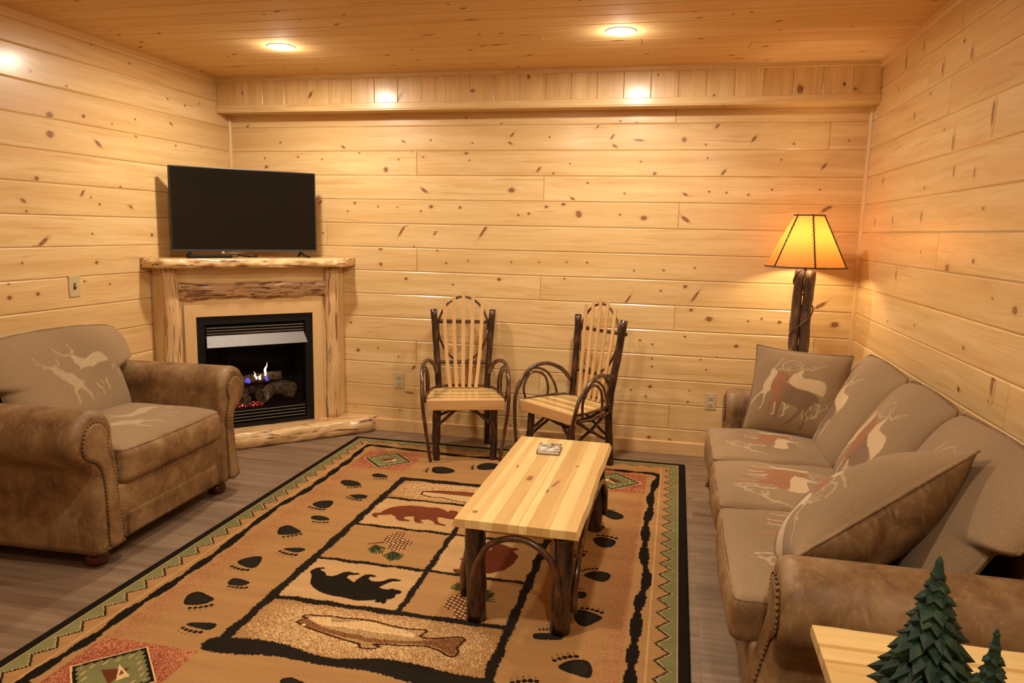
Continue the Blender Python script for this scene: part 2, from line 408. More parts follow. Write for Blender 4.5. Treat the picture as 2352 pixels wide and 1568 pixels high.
        if col is not None:
            a = me.attributes.new('col', 'FLOAT_COLOR', 'POINT'); c4 = np.ones((len(s.v), 4), 'f'); c4[:, :3] = col; a.data.foreach_set('color', c4.ravel())
        if fix:
            import bmesh
            bm = bmesh.new(); bm.from_mesh(me); bmesh.ops.recalc_face_normals(bm, faces=bm.faces); bm.to_mesh(me); bm.free()
        me.update()
        o = bpy.data.objects.new(name, me); COL.objects.link(o)
        if parent is not None: o.parent = parent
        return o
def rbox(h, r, nx=1, nseg=2, ny=None, nz=None):
    """rounded box: half sizes h, radius r; nx.. = subdivisions of the flat parts, nseg = of the rounding"""
    h = np.asarray(h, float); ny = nx if ny is None else ny; nz = nx if nz is None else nz
    def axis(hh, n):
        a = [-hh-0.0]; 
        lo = -(hh-r); ang = [sin(pi/2*(k/nseg-1)*1.0) for k in range(nseg)]
        c = [-(hh-r)+r*(-cos(pi/2*k/nseg)) for k in range(nseg)]
        mid = [lo+(2*(hh-r))*k/n for k in range(n+1)]
        c2 = [-x for x in c[::-1]]
        return np.array(c+mid+c2)
    A = [axis(h[0], nx), axis(h[1], ny), axis(h[2], nz)]
    V = {}; L = []; F = []
    def vid(i, j, k):
        key = (i, j, k)
        if key not in V: V[key] = len(L); L.append((A[0][i], A[1][j], A[2][k]))
        return V[key]
    N = [len(a)-1 for a in A]
    for j in range(N[1]):
        for k in range(N[2]):
            F.append((vid(0,j,k), vid(0,j,k+1), vid(0,j+1,k+1), vid(0,j+1,k))); F.append((vid(N[0],j,k), vid(N[0],j+1,k), vid(N[0],j+1,k+1), vid(N[0],j,k+1)))
    for i in range(N[0]):
        for k in range(N[2]):
            F.append((vid(i,0,k), vid(i+1,0,k), vid(i+1,0,k+1), vid(i,0,k+1))); F.append((vid(i,N[1],k), vid(i,N[1],k+1), vid(i+1,N[1],k+1), vid(i+1,N[1],k)))
        for j in range(N[1]):
            F.append((vid(i,j,0), vid(i,j+1,0), vid(i+1,j+1,0), vid(i+1,j,0))); F.append((vid(i,j,N[2]), vid(i+1,j,N[2]), vid(i+1,j+1,N[2]), vid(i,j+1,N[2])))
    P = np.array(L); inner = np.clip(P, -(h-r), h-r); d = P-inner; ln = np.linalg.norm(d, axis=1, keepdims=True)
    P = inner + np.where(ln > 1e-9, d/np.maximum(ln, 1e-9)*r, 0)
    return P, F

# ------------------------------------------------------------------ naming
def tag(o, label=None, cat=None, group=None, kind=None):
    if label: o['label'] = label
    if cat: o['category'] = cat
    if group: o['group'] = group
    if kind: o['kind'] = kind
    return o
def thing(name, label, cat, loc=(0, 0, 0), rz=0.0, group=None):
    o = bpy.data.objects.new(name, None); COL.objects.link(o); o.location = loc; o.rotation_euler = (0, 0, rz)
    o.empty_display_size = 0.1
    return tag(o, label, cat, group)

# traced outlines, in metres: rug coordinates from its far left corner; knots as (along, height, kind)
DATA = {"bear_red":[[0.718,-1.383],[0.721,-1.361],[0.753,-1.345],[0.762,-1.304],[0.778,-1.261],[0.814,-1.23],[0.872,-1.206],[0.935,-1.2],[0.985,-1.204],[1.031,-1.194],[1.069,-1.21],[1.109,-1.24],[1.108,-1.218],[1.124,-1.212],[1.148,-1.214],[1.166,-1.234],[1.185,-1.252],[1.206,-1.303],[1.202,-1.333],[1.182,-1.327],[1.163,-1.335],[1.131,-1.333],[1.096,-1.323],[1.077,-1.331],[1.089,-1.368],[1.11,-1.401],[1.142,-1.407],[1.154,-1.423],[1.143,-1.43],[1.118,-1.426],[1.091,-1.42],[1.071,-1.388],[1.04,-1.369],[1.001,-1.384],[1.013,-1.408],[1.032,-1.419],[1.002,-1.431],[0.984,-1.424],[0.966,-1.398],[0.95,-1.351],[0.925,-1.357],[0.901,-1.372],[0.91,-1.394],[0.946,-1.404],[0.952,-1.417],[0.928,-1.424],[0.896,-1.429],[0.873,-1.412],[0.852,-1.378],[0.816,-1.355],[0.799,-1.368],[0.757,-1.384],[0.756,-1.396],[0.769,-1.417],[0.756,-1.42],[0.734,-1.406]],"bear_black":[[0.724,-2.083],[0.722,-2.067],[0.732,-2.043],[0.757,-2.026],[0.772,-2.03],[0.773,-2.039],[0.757,-2.046],[0.766,-2.058],[0.793,-2.071],[0.811,-2.096],[0.836,-2.099],[0.853,-2.082],[0.868,-2.051],[0.89,-2.036],[0.915,-2.042],[0.94,-2.04],[0.952,-2.048],[0.927,-2.062],[0.907,-2.067],[0.906,-2.091],[0.935,-2.112],[0.956,-2.123],[0.96,-2.083],[0.972,-2.046],[0.996,-2.036],[1.031,-2.043],[1.024,-2.055],[1.005,-2.058],[1.003,-2.075],[1.025,-2.095],[1.057,-2.09],[1.077,-2.078],[1.09,-2.054],[1.115,-2.047],[1.155,-2.054],[1.142,-2.067],[1.116,-2.074],[1.095,-2.104],[1.081,-2.139],[1.101,-2.149],[1.124,-2.147],[1.138,-2.136],[1.165,-2.141],[1.181,-2.143],[1.192,-2.156],[1.186,-2.172],[1.174,-2.179],[1.177,-2.211],[1.167,-2.223],[1.153,-2.228],[1.159,-2.258],[1.151,-2.269],[1.137,-2.258],[1.119,-2.264],[1.109,-2.26],[1.111,-2.245],[1.083,-2.256],[1.047,-2.268],[1.014,-2.268],[0.974,-2.261],[0.928,-2.26],[0.885,-2.252],[0.847,-2.239],[0.808,-2.212],[0.774,-2.177],[0.748,-2.114]],"cone1a":[[0.908,-1.698],[0.901,-1.65],[0.917,-1.603],[0.942,-1.567],[0.974,-1.553],[0.995,-1.587],[1.006,-1.642],[1.0,-1.685],[0.97,-1.718],[0.93,-1.712]],"cone1b":[[1.007,-1.646],[1.043,-1.624],[1.057,-1.67],[1.058,-1.71],[1.046,-1.752],[1.023,-1.781],[0.996,-1.789],[0.972,-1.772],[0.957,-1.753],[0.955,-1.714],[0.974,-1.692]],"needles1":[[0.892,-1.74],[0.879,-1.798],[0.897,-1.817],[0.917,-1.829],[0.937,-1.829],[0.964,-1.821],[0.959,-1.776],[0.951,-1.762]],"needles2":[[1.002,-1.788],[0.976,-1.841],[0.993,-1.858],[1.013,-1.874],[1.032,-1.887],[1.045,-1.869],[1.063,-1.865],[1.07,-1.841],[1.066,-1.812]],"twig":[[0.857,-1.74],[0.884,-1.722],[0.917,-1.706]],"trout1":[[0.881,-2.438],[0.895,-2.425],[0.942,-2.421],[1.0,-2.41],[1.039,-2.413],[1.12,-2.402],[1.117,-2.406],[1.156,-2.399],[1.221,-2.413],[1.284,-2.422],[1.327,-2.422],[1.386,-2.411],[1.397,-2.425],[1.384,-2.454],[1.384,-2.462],[1.415,-2.469],[1.454,-2.458],[1.49,-2.442],[1.536,-2.426],[1.555,-2.439],[1.549,-2.47],[1.542,-2.502],[1.555,-2.526],[1.552,-2.554],[1.536,-2.562],[1.516,-2.555],[1.478,-2.532],[1.433,-2.52],[1.393,-2.523],[1.343,-2.538],[1.276,-2.546],[1.23,-2.556],[1.261,-2.566],[1.249,-2.583],[1.219,-2.591],[1.19,-2.588],[1.18,-2.567],[1.151,-2.562],[1.107,-2.555],[1.045,-2.54],[0.981,-2.523],[0.912,-2.502],[0.878,-2.485],[0.888,-2.466],[0.907,-2.449],[0.887,-2.449]],"trout1_belly":[[0.908,-2.45],[0.923,-2.433],[0.994,-2.421],[1.011,-2.45],[1.028,-2.45],[1.077,-2.433],[1.135,-2.411],[1.132,-2.414],[1.177,-2.413],[1.242,-2.429],[1.3,-2.434],[1.343,-2.443],[1.366,-2.458],[1.356,-2.477],[1.304,-2.474],[1.248,-2.478],[1.19,-2.478],[1.128,-2.469],[1.127,-2.481],[1.069,-2.475],[1.002,-2.482],[0.963,-2.478]],"trout1_back":[[0.883,-2.483],[0.895,-2.47],[0.912,-2.458],[0.941,-2.447],[0.963,-2.478],[0.994,-2.494],[1.055,-2.503],[1.114,-2.512],[1.169,-2.512],[1.181,-2.522],[1.236,-2.518],[1.318,-2.511],[1.382,-2.494],[1.419,-2.479],[1.493,-2.45],[1.538,-2.433],[1.547,-2.446],[1.537,-2.502],[1.549,-2.542],[1.533,-2.551],[1.474,-2.519],[1.429,-2.51],[1.377,-2.518],[1.273,-2.54],[1.192,-2.548],[1.182,-2.542],[1.1,-2.54],[1.039,-2.527],[0.976,-2.514],[0.909,-2.494]],"trout2":[[0.869,-0.97],[0.964,-0.94],[1.096,-0.922],[1.198,-0.92],[1.304,-0.938],[1.344,-0.898],[1.378,-0.944],[1.362,-1.013],[1.307,-1.019],[1.235,-1.058],[1.162,-1.079],[1.089,-1.067],[1.004,-1.041],[0.95,-1.051],[0.872,-1.022]],"bear2":[[1.338,-1.901],[1.343,-1.885],[1.366,-1.886],[1.349,-1.79],[1.334,-1.786],[1.355,-1.746],[1.379,-1.696],[1.431,-1.654],[1.456,-1.647],[1.444,-1.585],[1.463,-1.563],[1.51,-1.577],[1.55,-1.599],[1.578,-1.591],[1.581,-1.613],[1.561,-1.632],[1.599,-1.679],[1.595,-1.766],[1.568,-1.84],[1.508,-1.891],[1.452,-1.902],[1.4,-1.925],[1.365,-1.93]],"cone2":[[1.4,-2.22],[1.394,-2.181],[1.401,-2.139],[1.425,-2.103],[1.455,-2.088],[1.503,-2.111],[1.535,-2.204],[1.527,-2.268],[1.513,-2.309],[1.473,-2.317],[1.459,-2.274],[1.447,-2.232],[1.422,-2.246]],"needles3":[[1.447,-2.084],[1.382,-2.066],[1.382,-2.043],[1.392,-2.018],[1.406,-2.007],[1.425,-2.01]],"needles4":[[1.551,-2.139],[1.54,-2.044],[1.558,-2.047],[1.576,-2.063],[1.576,-2.091],[1.597,-2.133]],"band":[[0.181,-3.072],[0.193,-2.897],[0.203,-2.761],[0.194,-2.575],[0.205,-2.395],[0.207,-2.18],[0.208,-2.01],[0.191,-1.742],[0.172,-1.46],[0.183,-1.327],[0.203,-1.168],[0.203,-1.012],[0.206,-0.87],[0.198,-0.714],[0.2,-0.561],[0.178,-0.355],[0.177,-0.204],[0.239,-0.185],[0.407,-0.202],[0.604,-0.218],[0.861,-0.247],[1.066,-0.238],[1.315,-0.235],[1.614,-0.245],[1.904,-0.256],[2.046,-0.26],[2.208,-0.276],[2.205,-0.456],[2.185,-0.696],[2.192,-0.886],[2.177,-1.111],[2.182,-1.325],[2.185,-1.546],[2.209,-1.76],[2.19,-1.929],[2.183,-2.08],[2.183,-2.284],[2.18,-2.423],[2.184,-2.556]],"paws":[[[[0.327,-0.95],[0.349,-0.911],[0.425,-0.922],[0.471,-0.97],[0.435,-1.006],[0.378,-1.003]],[[0.408,-1.037],[0.484,-0.986]]],[[[0.459,-0.775],[0.482,-0.743],[0.53,-0.754],[0.573,-0.789],[0.533,-0.813],[0.482,-0.811]],[[0.495,-0.841],[0.58,-0.817]]],[[[0.48,-1.148],[0.528,-1.119],[0.578,-1.127],[0.589,-1.167],[0.546,-1.19],[0.504,-1.17]],[[0.473,-1.175],[0.585,-1.204]]],[[[0.339,-1.325],[0.363,-1.276],[0.418,-1.254],[0.445,-1.288],[0.45,-1.357],[0.413,-1.374],[0.364,-1.355]],[[0.335,-1.369],[0.451,-1.386]]],[[[0.423,-1.496],[0.44,-1.476],[0.492,-1.48],[0.535,-1.511],[0.495,-1.534],[0.438,-1.526]],[[0.455,-1.557],[0.548,-1.541]]],[[[0.358,-1.734],[0.337,-1.672],[0.365,-1.635],[0.431,-1.666],[0.467,-1.694],[0.443,-1.734],[0.384,-1.754]],[[0.403,-1.776],[0.483,-1.708]]],[[[0.485,-1.899],[0.517,-1.877],[0.574,-1.865],[0.592,-1.889],[0.569,-1.918],[0.522,-1.914]],[[0.474,-1.921],[0.588,-1.942]]],[[[0.356,-2.083],[0.375,-2.027],[0.425,-1.999],[0.452,-2.034],[0.467,-2.103],[0.433,-2.119]],[[0.347,-2.12],[0.457,-2.139]]],[[[0.429,-2.264],[0.429,-2.228],[0.468,-2.224],[0.523,-2.244],[0.504,-2.28],[0.45,-2.284]],[[0.447,-2.294],[0.542,-2.284]]],[[[0.356,-2.462],[0.337,-2.406],[0.358,-2.369],[0.413,-2.386],[0.463,-2.411],[0.441,-2.461],[0.381,-2.478]],[[0.401,-2.5],[0.488,-2.447]]],[[[0.477,-2.611],[0.498,-2.59],[0.584,-2.575],[0.594,-2.614],[0.576,-2.625],[0.521,-2.621]],[[0.471,-2.631],[0.576,-2.643]]],[[[1.93,-1.005],[1.974,-0.97],[2.044,-1.022],[2.051,-1.069],[2.009,-1.101],[1.96,-1.071]],[[1.933,-0.978],[2.001,-0.962]]],[[[1.924,-1.38],[1.965,-1.351],[2.036,-1.377],[2.028,-1.446],[1.988,-1.474],[1.942,-1.444]],[[1.93,-1.337],[2.047,-1.353]]],[[[1.927,-1.793],[1.965,-1.744],[2.034,-1.744],[2.046,-1.794],[2.014,-1.838],[1.964,-1.822]],[[1.908,-1.76],[1.986,-1.712]]],[[[1.931,-2.144],[1.952,-2.103],[2.044,-2.14],[2.016,-2.199],[1.982,-2.232],[1.943,-2.2]],[[1.946,-2.091],[2.05,-2.112]]],[[[1.928,-2.515],[1.969,-2.47],[2.022,-2.461],[2.048,-2.511],[2.042,-2.564],[1.996,-2.558],[1.94,-2.539]],[[1.9,-2.498],[1.992,-2.441]]],[[[1.799,-2.337],[1.822,-2.322],[1.904,-2.309],[1.91,-2.346],[1.846,-2.364],[1.809,-2.365]],[[1.81,-2.302],[1.884,-2.29]]],[[[1.895,-1.224],[1.926,-1.194],[1.96,-1.194],[1.963,-1.243],[1.933,-1.26]],[[1.902,-1.18],[1.961,-1.17]]],[[[1.836,-1.607],[1.868,-1.577],[1.904,-1.569],[1.902,-1.601],[1.859,-1.624]],[[1.845,-1.565],[1.917,-1.547]]],[[[1.908,-1.974],[1.932,-1.949],[1.956,-1.955],[1.961,-1.99],[1.945,-2.01],[1.916,-2.004]],[[1.903,-1.942],[1.95,-1.927]]],[[[0.782,-0.532],[0.84,-0.506],[0.905,-0.528],[0.938,-0.563],[0.93,-0.605],[0.869,-0.641],[0.806,-0.623]],[[0.758,-0.548],[0.777,-0.645]]],[[[1.049,-0.418],[1.089,-0.348],[1.163,-0.346],[1.196,-0.421],[1.139,-0.482],[1.076,-0.491]],[[1.026,-0.415],[1.045,-0.51]]],[[[1.017,-2.849],[1.016,-2.833],[1.04,-2.818],[1.077,-2.826],[1.104,-2.838],[1.082,-2.865],[1.036,-2.869]],[[1.039,-2.887],[1.126,-2.873]]],[[[1.808,-2.719],[1.843,-2.672],[1.899,-2.659],[1.921,-2.696],[1.871,-2.742]],[[1.78,-2.664],[1.879,-2.627]]]],"knots":{"back":[[-2.645,2.287,"d"],[-2.369,2.174,"s"],[-1.856,2.139,"e"],[-2.503,2.058,"s"],[-2.224,2.066,"s"],[-2.028,2.049,"s"],[-1.728,2.097,"s"],[-2.491,1.993,"b"],[-1.519,1.975,"o"],[-2.048,1.733,"d"],[-1.768,1.73,"b"],[-1.827,1.67,"s"],[-1.582,1.706,"s"],[-2.03,1.503,"s"],[-1.566,1.401,"o"],[-1.563,1.281,"o"],[-0.908,2.336,"s"],[-0.651,2.292,"s"],[-1.381,2.176,"e"],[-1.173,2.183,"s"],[-0.861,2.162,"s"],[-0.584,2.16,"e"],[-0.57,2.217,"d"],[-0.304,2.2,"s"],[-1.313,2.107,"s"],[-1.42,2.049,"s"],[-1.228,2.064,"s"],[-0.905,2.092,"b"],[-0.88,2.042,"s"],[-0.376,1.977,"d"],[-0.269,1.953,"s"],[-0.308,1.924,"b"],[-0.566,1.834,"B"],[-1.223,1.829,"E"],[-1.43,1.702,"s"],[-1.167,1.711,"b"],[-0.947,1.708,"b"],[-1.248,1.678,"s"],[-0.513,1.659,"s"],[-0.439,1.671,"b"],[-0.314,1.721,"b"],[-0.192,1.741,"b"],[-1.396,1.532,"L"],[-1.136,1.521,"d"],[-0.77,1.541,"L"],[-1.118,1.396,"s"],[-1.049,1.304,"s"],[-0.884,1.325,"s"],[-0.559,1.325,"s"],[-0.356,1.331,"s"],[-1.3,1.418,"s"],[0.182,2.301,"s"],[0.292,2.292,"s"],[0.029,2.268,"d"],[0.823,2.265,"d"],[0.134,2.199,"d"],[0.151,2.138,"e"],[0.315,2.174,"w"],[0.612,2.176,"o"],[0.753,2.144,"s"],[0.739,2.103,"s"],[0.771,2.056,"s"],[0.88,1.962,"d"],[0.429,1.953,"b"],[0.332,2.032,"s"],[-0.153,2.019,"s"],[-0.026,1.888,"s"],[0.23,1.819,"s"],[0.639,1.816,"e"],[0.794,1.836,"s"],[0.906,1.831,"s"],[-0.129,1.78,"e"],[-0.081,1.674,"O"],[0.205,1.674,"s"],[0.369,1.654,"B"],[0.648,1.651,"E"],[-0.011,1.339,"s"],[0.729,1.324,"s"],[1.06,2.179,"d"],[1.309,2.145,"s"],[1.641,2.164,"s"],[1.632,2.208,"s"],[1.505,2.003,"d"],[1.239,2.045,"s"],[1.547,2.025,"s"],[1.194,1.852,"s"],[1.047,1.818,"s"],[1.491,1.855,"s"],[1.543,1.734,"D"],[0.72,1.034,"b"],[0.842,0.977,"B"],[1.099,0.974,"s"],[1.187,0.995,"s"],[1.303,0.976,"b"],[0.689,0.846,"s"],[0.383,0.804,"s"],[0.469,0.781,"s"],[1.034,0.798,"b"],[0.803,0.692,"s"],[0.91,0.715,"s"],[0.472,0.623,"s"],[0.845,0.622,"s"],[0.839,0.58,"s"],[0.47,0.68,"s"],[0.44,0.406,"s"],[0.333,0.447,"s"],[0.74,0.467,"s"],[0.733,0.385,"s"],[0.468,0.477,"b"],[0.477,0.108,"b"],[0.622,0.103,"s"],[-1.811,0.827,"s"],[-1.754,0.616,"b"],[-1.591,0.64,"s"],[-1.426,0.583,"s"],[-1.301,0.509,"d"],[-1.337,0.31,"w"],[-1.414,0.171,"s"],[-1.787,0.175,"s"],[-0.54,0.117,"s"],[-1.053,1.31,"s"],[-0.882,1.324,"s"],[-0.554,1.329,"s"],[-0.357,1.332,"s"],[-0.157,1.336,"s"],[-0.009,1.337,"b"],[0.32,1.291,"s"],[0.521,1.301,"s"],[0.731,1.327,"s"],[-1.363,1.179,"b"],[-0.997,1.147,"s"],[-0.99,1.227,"s"],[-0.647,1.198,"b"],[-0.168,1.22,"s"],[0.671,1.194,"b"],[0.507,1.159,"s"],[0.743,1.13,"L"],[0.286,1.09,"L"],[1.553,1.1,"D"],[1.652,0.976,"B"],[1.305,0.976,"b"],[1.186,0.995,"s"]],"soffit":[[-2.584,2.514,"b"],[-2.035,2.488,"d"],[-0.825,2.492,"D"],[-0.431,2.575,"b"],[0.428,2.568,"s"],[0.783,2.429,"s"],[1.302,2.459,"B"],[1.557,2.485,"b"],[1.612,2.456,"D"],[-1.357,2.454,"d"]],"left":[[-1.351,2.575,"s"],[-1.179,2.594,"s"],[-1.551,2.303,"s"],[-1.596,2.315,"s"],[-1.681,2.126,"B"],[-1.442,2.156,"b"],[-1.221,2.143,"s"],[-1.019,2.2,"s"],[-0.985,2.153,"s"],[-1.021,2.096,"s"],[-0.701,2.38,"s"],[-0.676,2.22,"e"],[-0.522,2.365,"s"],[-0.357,2.404,"s"],[-1.69,2.024,"B"],[-1.342,2.013,"E"],[-1.05,2.047,"s"],[-0.639,2.08,"s"],[-0.36,2.101,"s"],[-1.799,1.777,"b"],[-1.181,1.77,"s"],[-1.487,1.715,"d"],[-1.426,1.694,"s"],[-1.893,1.655,"e"],[-1.878,1.601,"s"],[-1.1,1.65,"e"],[-1.36,1.656,"s"],[-1.432,1.481,"s"],[-1.785,1.437,"D"],[-1.412,1.31,"b"],[-1.929,1.327,"s"],[-2.022,1.224,"s"],[-2.023,1.149,"b"],[-1.845,1.155,"b"],[-1.515,1.204,"s"],[-1.318,1.175,"s"],[-1.784,2.338,"s"],[-1.044,2.535,"s"],[-0.92,1.474,"b"]],"right":[[-1.521,2.4,"b"],[-1.625,2.326,"v"],[-0.936,2.515,"v"],[-0.642,2.499,"V"],[-1.269,2.34,"v"],[-0.54,2.378,"s"],[-1.125,2.25,"s"],[-0.891,2.182,"v"],[-1.377,2.049,"s"],[-1.511,1.973,"V"],[-1.923,2.038,"V"],[-1.56,1.846,"v"],[-1.797,1.821,"v"],[-0.392,1.884,"v"],[-1.177,1.799,"s"],[-1.931,1.675,"s"],[-1.171,1.661,"v"],[-0.292,1.648,"v"],[-0.674,1.65,"v"],[-1.893,1.467,"b"],[-1.605,1.426,"B"],[-1.22,1.486,"s"],[-0.84,1.355,"v"],[-2.116,1.336,"s"],[-2.314,1.311,"B"],[-1.891,1.114,"b"],[-1.239,1.128,"s"],[-0.771,1.094,"s"],[-2.203,1.032,"V"],[-2.195,0.958,"b"],[-1.889,0.941,"b"]]}}
JB = {'A': [1.524], 'B': [-1.28], 'C': [-0.335], 'D': [0.602], 'F': [-1.279], 'G': [-0.341], 'H': [0.61], 'I': [1.531], 'J': [-1.282], 'K': [-0.329], 'L': [0.608]}
JR = [-1.41, -1.455, -1.434, -2.34, -1.469]
# ------------------------------------------------------------------ room shell
KN = DATA['knots']
KT = {'s': (.0085, .0075, 0), 'b': (.014, .012, .2), 'B': (.024, .019, .1), 'o': (.014, .017, .3), 'O': (.019, .026, .5),
      'e': (.018, .009, -.5), 'E': (.034, .013, -.6), 'd': (.022, .009, .9), 'D': (.042, .012, .6), 'L': (.050, .010, 1.0),
      'w': (.040, .009, -.1), 'v': (.009, .026, 0), 'V': (.011, .050, 0)}
def boards(mb, o, U, V, N, rects, knots=(), tones=True, gap=0.0008, ch=0.0062, seed=0):
    """tongue-and-groove boards with chamfered edges; rects = (u0,u1,v0,v1); grain runs along u"""
    o = np.array(o, float); U = np.array(U, float); V = np.array(V, float); N = np.array(N, float)
    R = random.Random(seed)
    info = []
    for (a, b, c, d) in rects:
        r = R.random()*40; tn = R.random()**1.3 if tones else 0.4
        info.append((a, b, c, d, r, tn))
        a += gap; b -= gap; c += gap; d -= gap
        e = ch*0.35; cd = ch*.62
        P = [(a, c, -.009), (b, c, -.009), (b, d, -.009), (a, d, -.009), (a, c, -cd), (b, c, -cd), (b, d, -cd), (a, d, -cd), (a+e, c+ch, 0), (b-e, c+ch, 0), (b-e, d-ch, 0), (a+e, d-ch, 0)]
        W = [o+U*p[0]+V*p[1]+N*p[2] for p in P]
        F = [(8, 9, 10, 11)]
        for k in range(4): F.append((k, (k+1) % 4, 4+(k+1) % 4, 4+k)); F.append((4+k, 4+(k+1) % 4, 8+(k+1) % 4, 8+k))
        mb.add(W, F, [(p[0]+r, p[1]+r*.37, p[2]+r) for p in P], 0, tn, 0, False)
    seen = []
    for (ku, kv, kt) in knots:
        if any(abs(ku-a_) < .055 and abs(kv-b_) < .05 for a_, b_ in seen): continue
        seen.append((ku, kv))
        for (a, b, c, d, r, tn) in info:
            if a <= ku < b and c <= kv < d: break
        else: continue
        ra, rb, an = KT[kt]; 
        sc = R.uniform(.85, 1.15); ra *= sc; rb *= sc
        rings = [(0, 1.0), (.35, .82), (.62, .66), (.85, .42), (1.5, 0.0)]
        sg = 14; P = [(ku, kv)]; K = [1.0 if kt not in 'sb' else .62]
        wob = [R.uniform(.85, 1.15) for _ in range(sg)]
        for fr, kv_ in rings[1:]:
            for j in range(sg):
                q = 2*pi*j/sg; x = ra*fr*cos(q)*wob[j]; y = rb*fr*sin(q)*wob[(j+3) % sg]
                if fr > 1: x *= 1.5
                uu, vv = ku+x*cos(an)-y*sin(an), kv+x*sin(an)+y*cos(an)
                P.append((min(max(uu, a+.003), b-.003), min(max(vv, c+ch+.001), d-ch-.001))); K.append(kv_)
        F = [(0, 1+j, 1+(j+1) % sg) for j in range(sg)]
        for q in range(len(rings)-2):
            for j in range(sg): F.append((1+q*sg+j, 1+(q+1)*sg+j, 1+(q+1)*sg+(j+1) % sg, 1+q*sg+(j+1) % sg))
        W = [o+U*p[0]+V*p[1]+N*(.0003+.00012*(len(seen) % 6)) for p in P]
        mb.add(W, F, [(p[0]+r, p[1]+r*.37, r) for p in P], K, tn, 0, True)
def backing(mb, o, U, V, N, u0, u1, v0, v1, depth=.007, thick=.06):
    o = np.array(o, float); U = np.array(U, float); V = np.array(V, float); N = np.array(N, float)
    P = [o+U*a+V*b+N*c for c in (-depth-thick, -depth) for a, b in ((u0, v0), (u1, v0), (u1, v1), (u0, v1))]
    mb.add(P, [(0, 1, 2, 3), (4, 5, 6, 7), (0, 1, 5, 4), (1, 2, 6, 5), (2, 3, 7, 6), (3, 0, 4, 7)], None, 0, 1.0, 0, False)
def rows(u0, u1, v0, v1, joints, pw, va, seed, length=2.6, extra=()):
    R = random.Random(seed); out = []
    k = math.floor((v0-va)/pw)
    v = va+k*pw
    while v < v1-1e-4:
        c, d = max(v, v0), min(v+pw, v1)
        key = round((v-va)/pw)
        if d-c > .012:
            if key in joints: js = list(joints[key])
            else:
                js = []
                x = u0+R.uniform(.4, length)
                while x < u1-.3: js.append(x); x += length*R.uniform(.7, 1.1)
            js = [u0]+sorted(js)+[u1]
            for a, b in zip(js[:-1], js[1:]): out.append((a, b, c, d))
        v += pw
    return out
def rknots(seed, n, u0, u1, v0, v1, kinds='sssssbed'):
    R = random.Random(seed); return [(R.uniform(u0, u1), R.uniform(v0, v1), R.choice(kinds)) for _ in range(n)]

SOF_Y, SOF_Z = -0.15, 2.378
BASE = 0.093
# back wall; row k spans ZA+k*PW .. ZA+(k+1)*PW
jb = {-1: JB['A'], -2: JB['B'], -3: JB['C'], -4: JB['D'], -5: [-2.0], -6: JB['F'], -7: JB['G'], -8: JB['H'], -9: JB['I'], -10: JB['J'], -11: JB['K'], -12: JB['L'], -13: [-2.1], 0: [0.55]}
mb = MB()
boards(mb, (0, 0, 0), (1, 0, 0), (0, 0, 1), (0, -1, 0), rows(XL, XR, BASE-.01, SOF_Z+.02, jb, PW, ZA, 3), KN['back'], seed=5)
backing(mb, (0, 0, 0), (1, 0, 0), (0, 0, 1), (0, -1, 0), XL-.06, XR+.06, -.02, CEIL+.05)
tag(mb.build('wall_back', M['pine'], fix=False), kind='structure')
mb = MB()
boards(mb, (XL, 0, 0), (0, 1, 0), (0, 0, 1), (1, 0, 0), rows(YF, 0, BASE-.01, CEIL, {k: [-4.1+.7*(k % 3)] for k in range(-14, 3)}, PW, ZA, 4), [k for k in KN['left']]+rknots(2, 60, YF, -2.1, .2, 2.5), seed=8)
backing(mb, (XL, 0, 0), (0, 1, 0), (0, 0, 1), (1, 0, 0), YF, 0, -.02, CEIL+.05)
tag(mb.build('wall_left', M['pine'], fix=False), kind='structure')
jr = {-1: [JR[0], -4.3], -5: [JR[1], -3.6], -8: [JR[3], -4.6], -9: [JR[2], -3.9], 1: [JR[4]]}
for k in (-2, -3, -4, -6, -7): jr[k] = [-3.1-.3*(k % 3)]
mb = MB()
boards(mb, (XR, 0, 0), (0, 1, 0), (0, 0, 1), (-1, 0, 0), rows(YF, 0, BASE-.01, CEIL, jr, PW, ZA, 6), KN['right']+rknots(3, 60, YF, -2.6, .2, 2.5, 'sssbv'), seed=12)
backing(mb, (XR, 0, 0), (0, 1, 0), (0, 0, 1), (-1, 0, 0), YF, 0, -.02, CEIL+.05)
tag(mb.build('wall_right', M['pine'], fix=False), kind='structure')
mb = MB()
boards(mb, (0, YF, 0), (1, 0, 0), (0, 0, 1), (0, 1, 0), rows(XL, XR, 0, CEIL, {}, PW, ZA, 9), rknots(5, 60, XL, XR, .2, 2.5), seed=14)
backing(mb, (0, YF, 0), (1, 0, 0), (0, 0, 1), (0, 1, 0), XL-.06, XR+.06, -.02, CEIL+.05)
tag(mb.build('wall_front', M['pine'], fix=False), kind='structure')
# ceiling, boards along x; u = x, v = y
cj = {}
CB = -0.855
cjx = {-1: [-.213], -2: [-.515], -3: [-.835], -4: [-1.145], -5: [-1.735], 0: [.35], 1: [.95]}
mb = MB()
boards(mb, (0, 0, CEIL), (1, 0, 0), (0, 1, 0), (0, 0, -1), rows(XL, XR, YF, 0, cjx, .16, CB, 15, 2.4), rknots(7, 260, XL, XR, YF, -.2, 'sseeeew'), ch=.0048, seed=21)
backing(mb, (0, 0, CEIL), (1, 0, 0), (0, 1, 0), (0, 0, -1), XL-.06, XR+.06, YF-.06, .06)
tag(mb.build('ceiling', M['pine_ceiling'], fix=False), kind='structure')
mb = MB(); mb.box((XL-.1, YF-.1, -.06), (XR+.1, .1, 0.0))
tag(mb.build('floor', M['floor']), kind='structure')
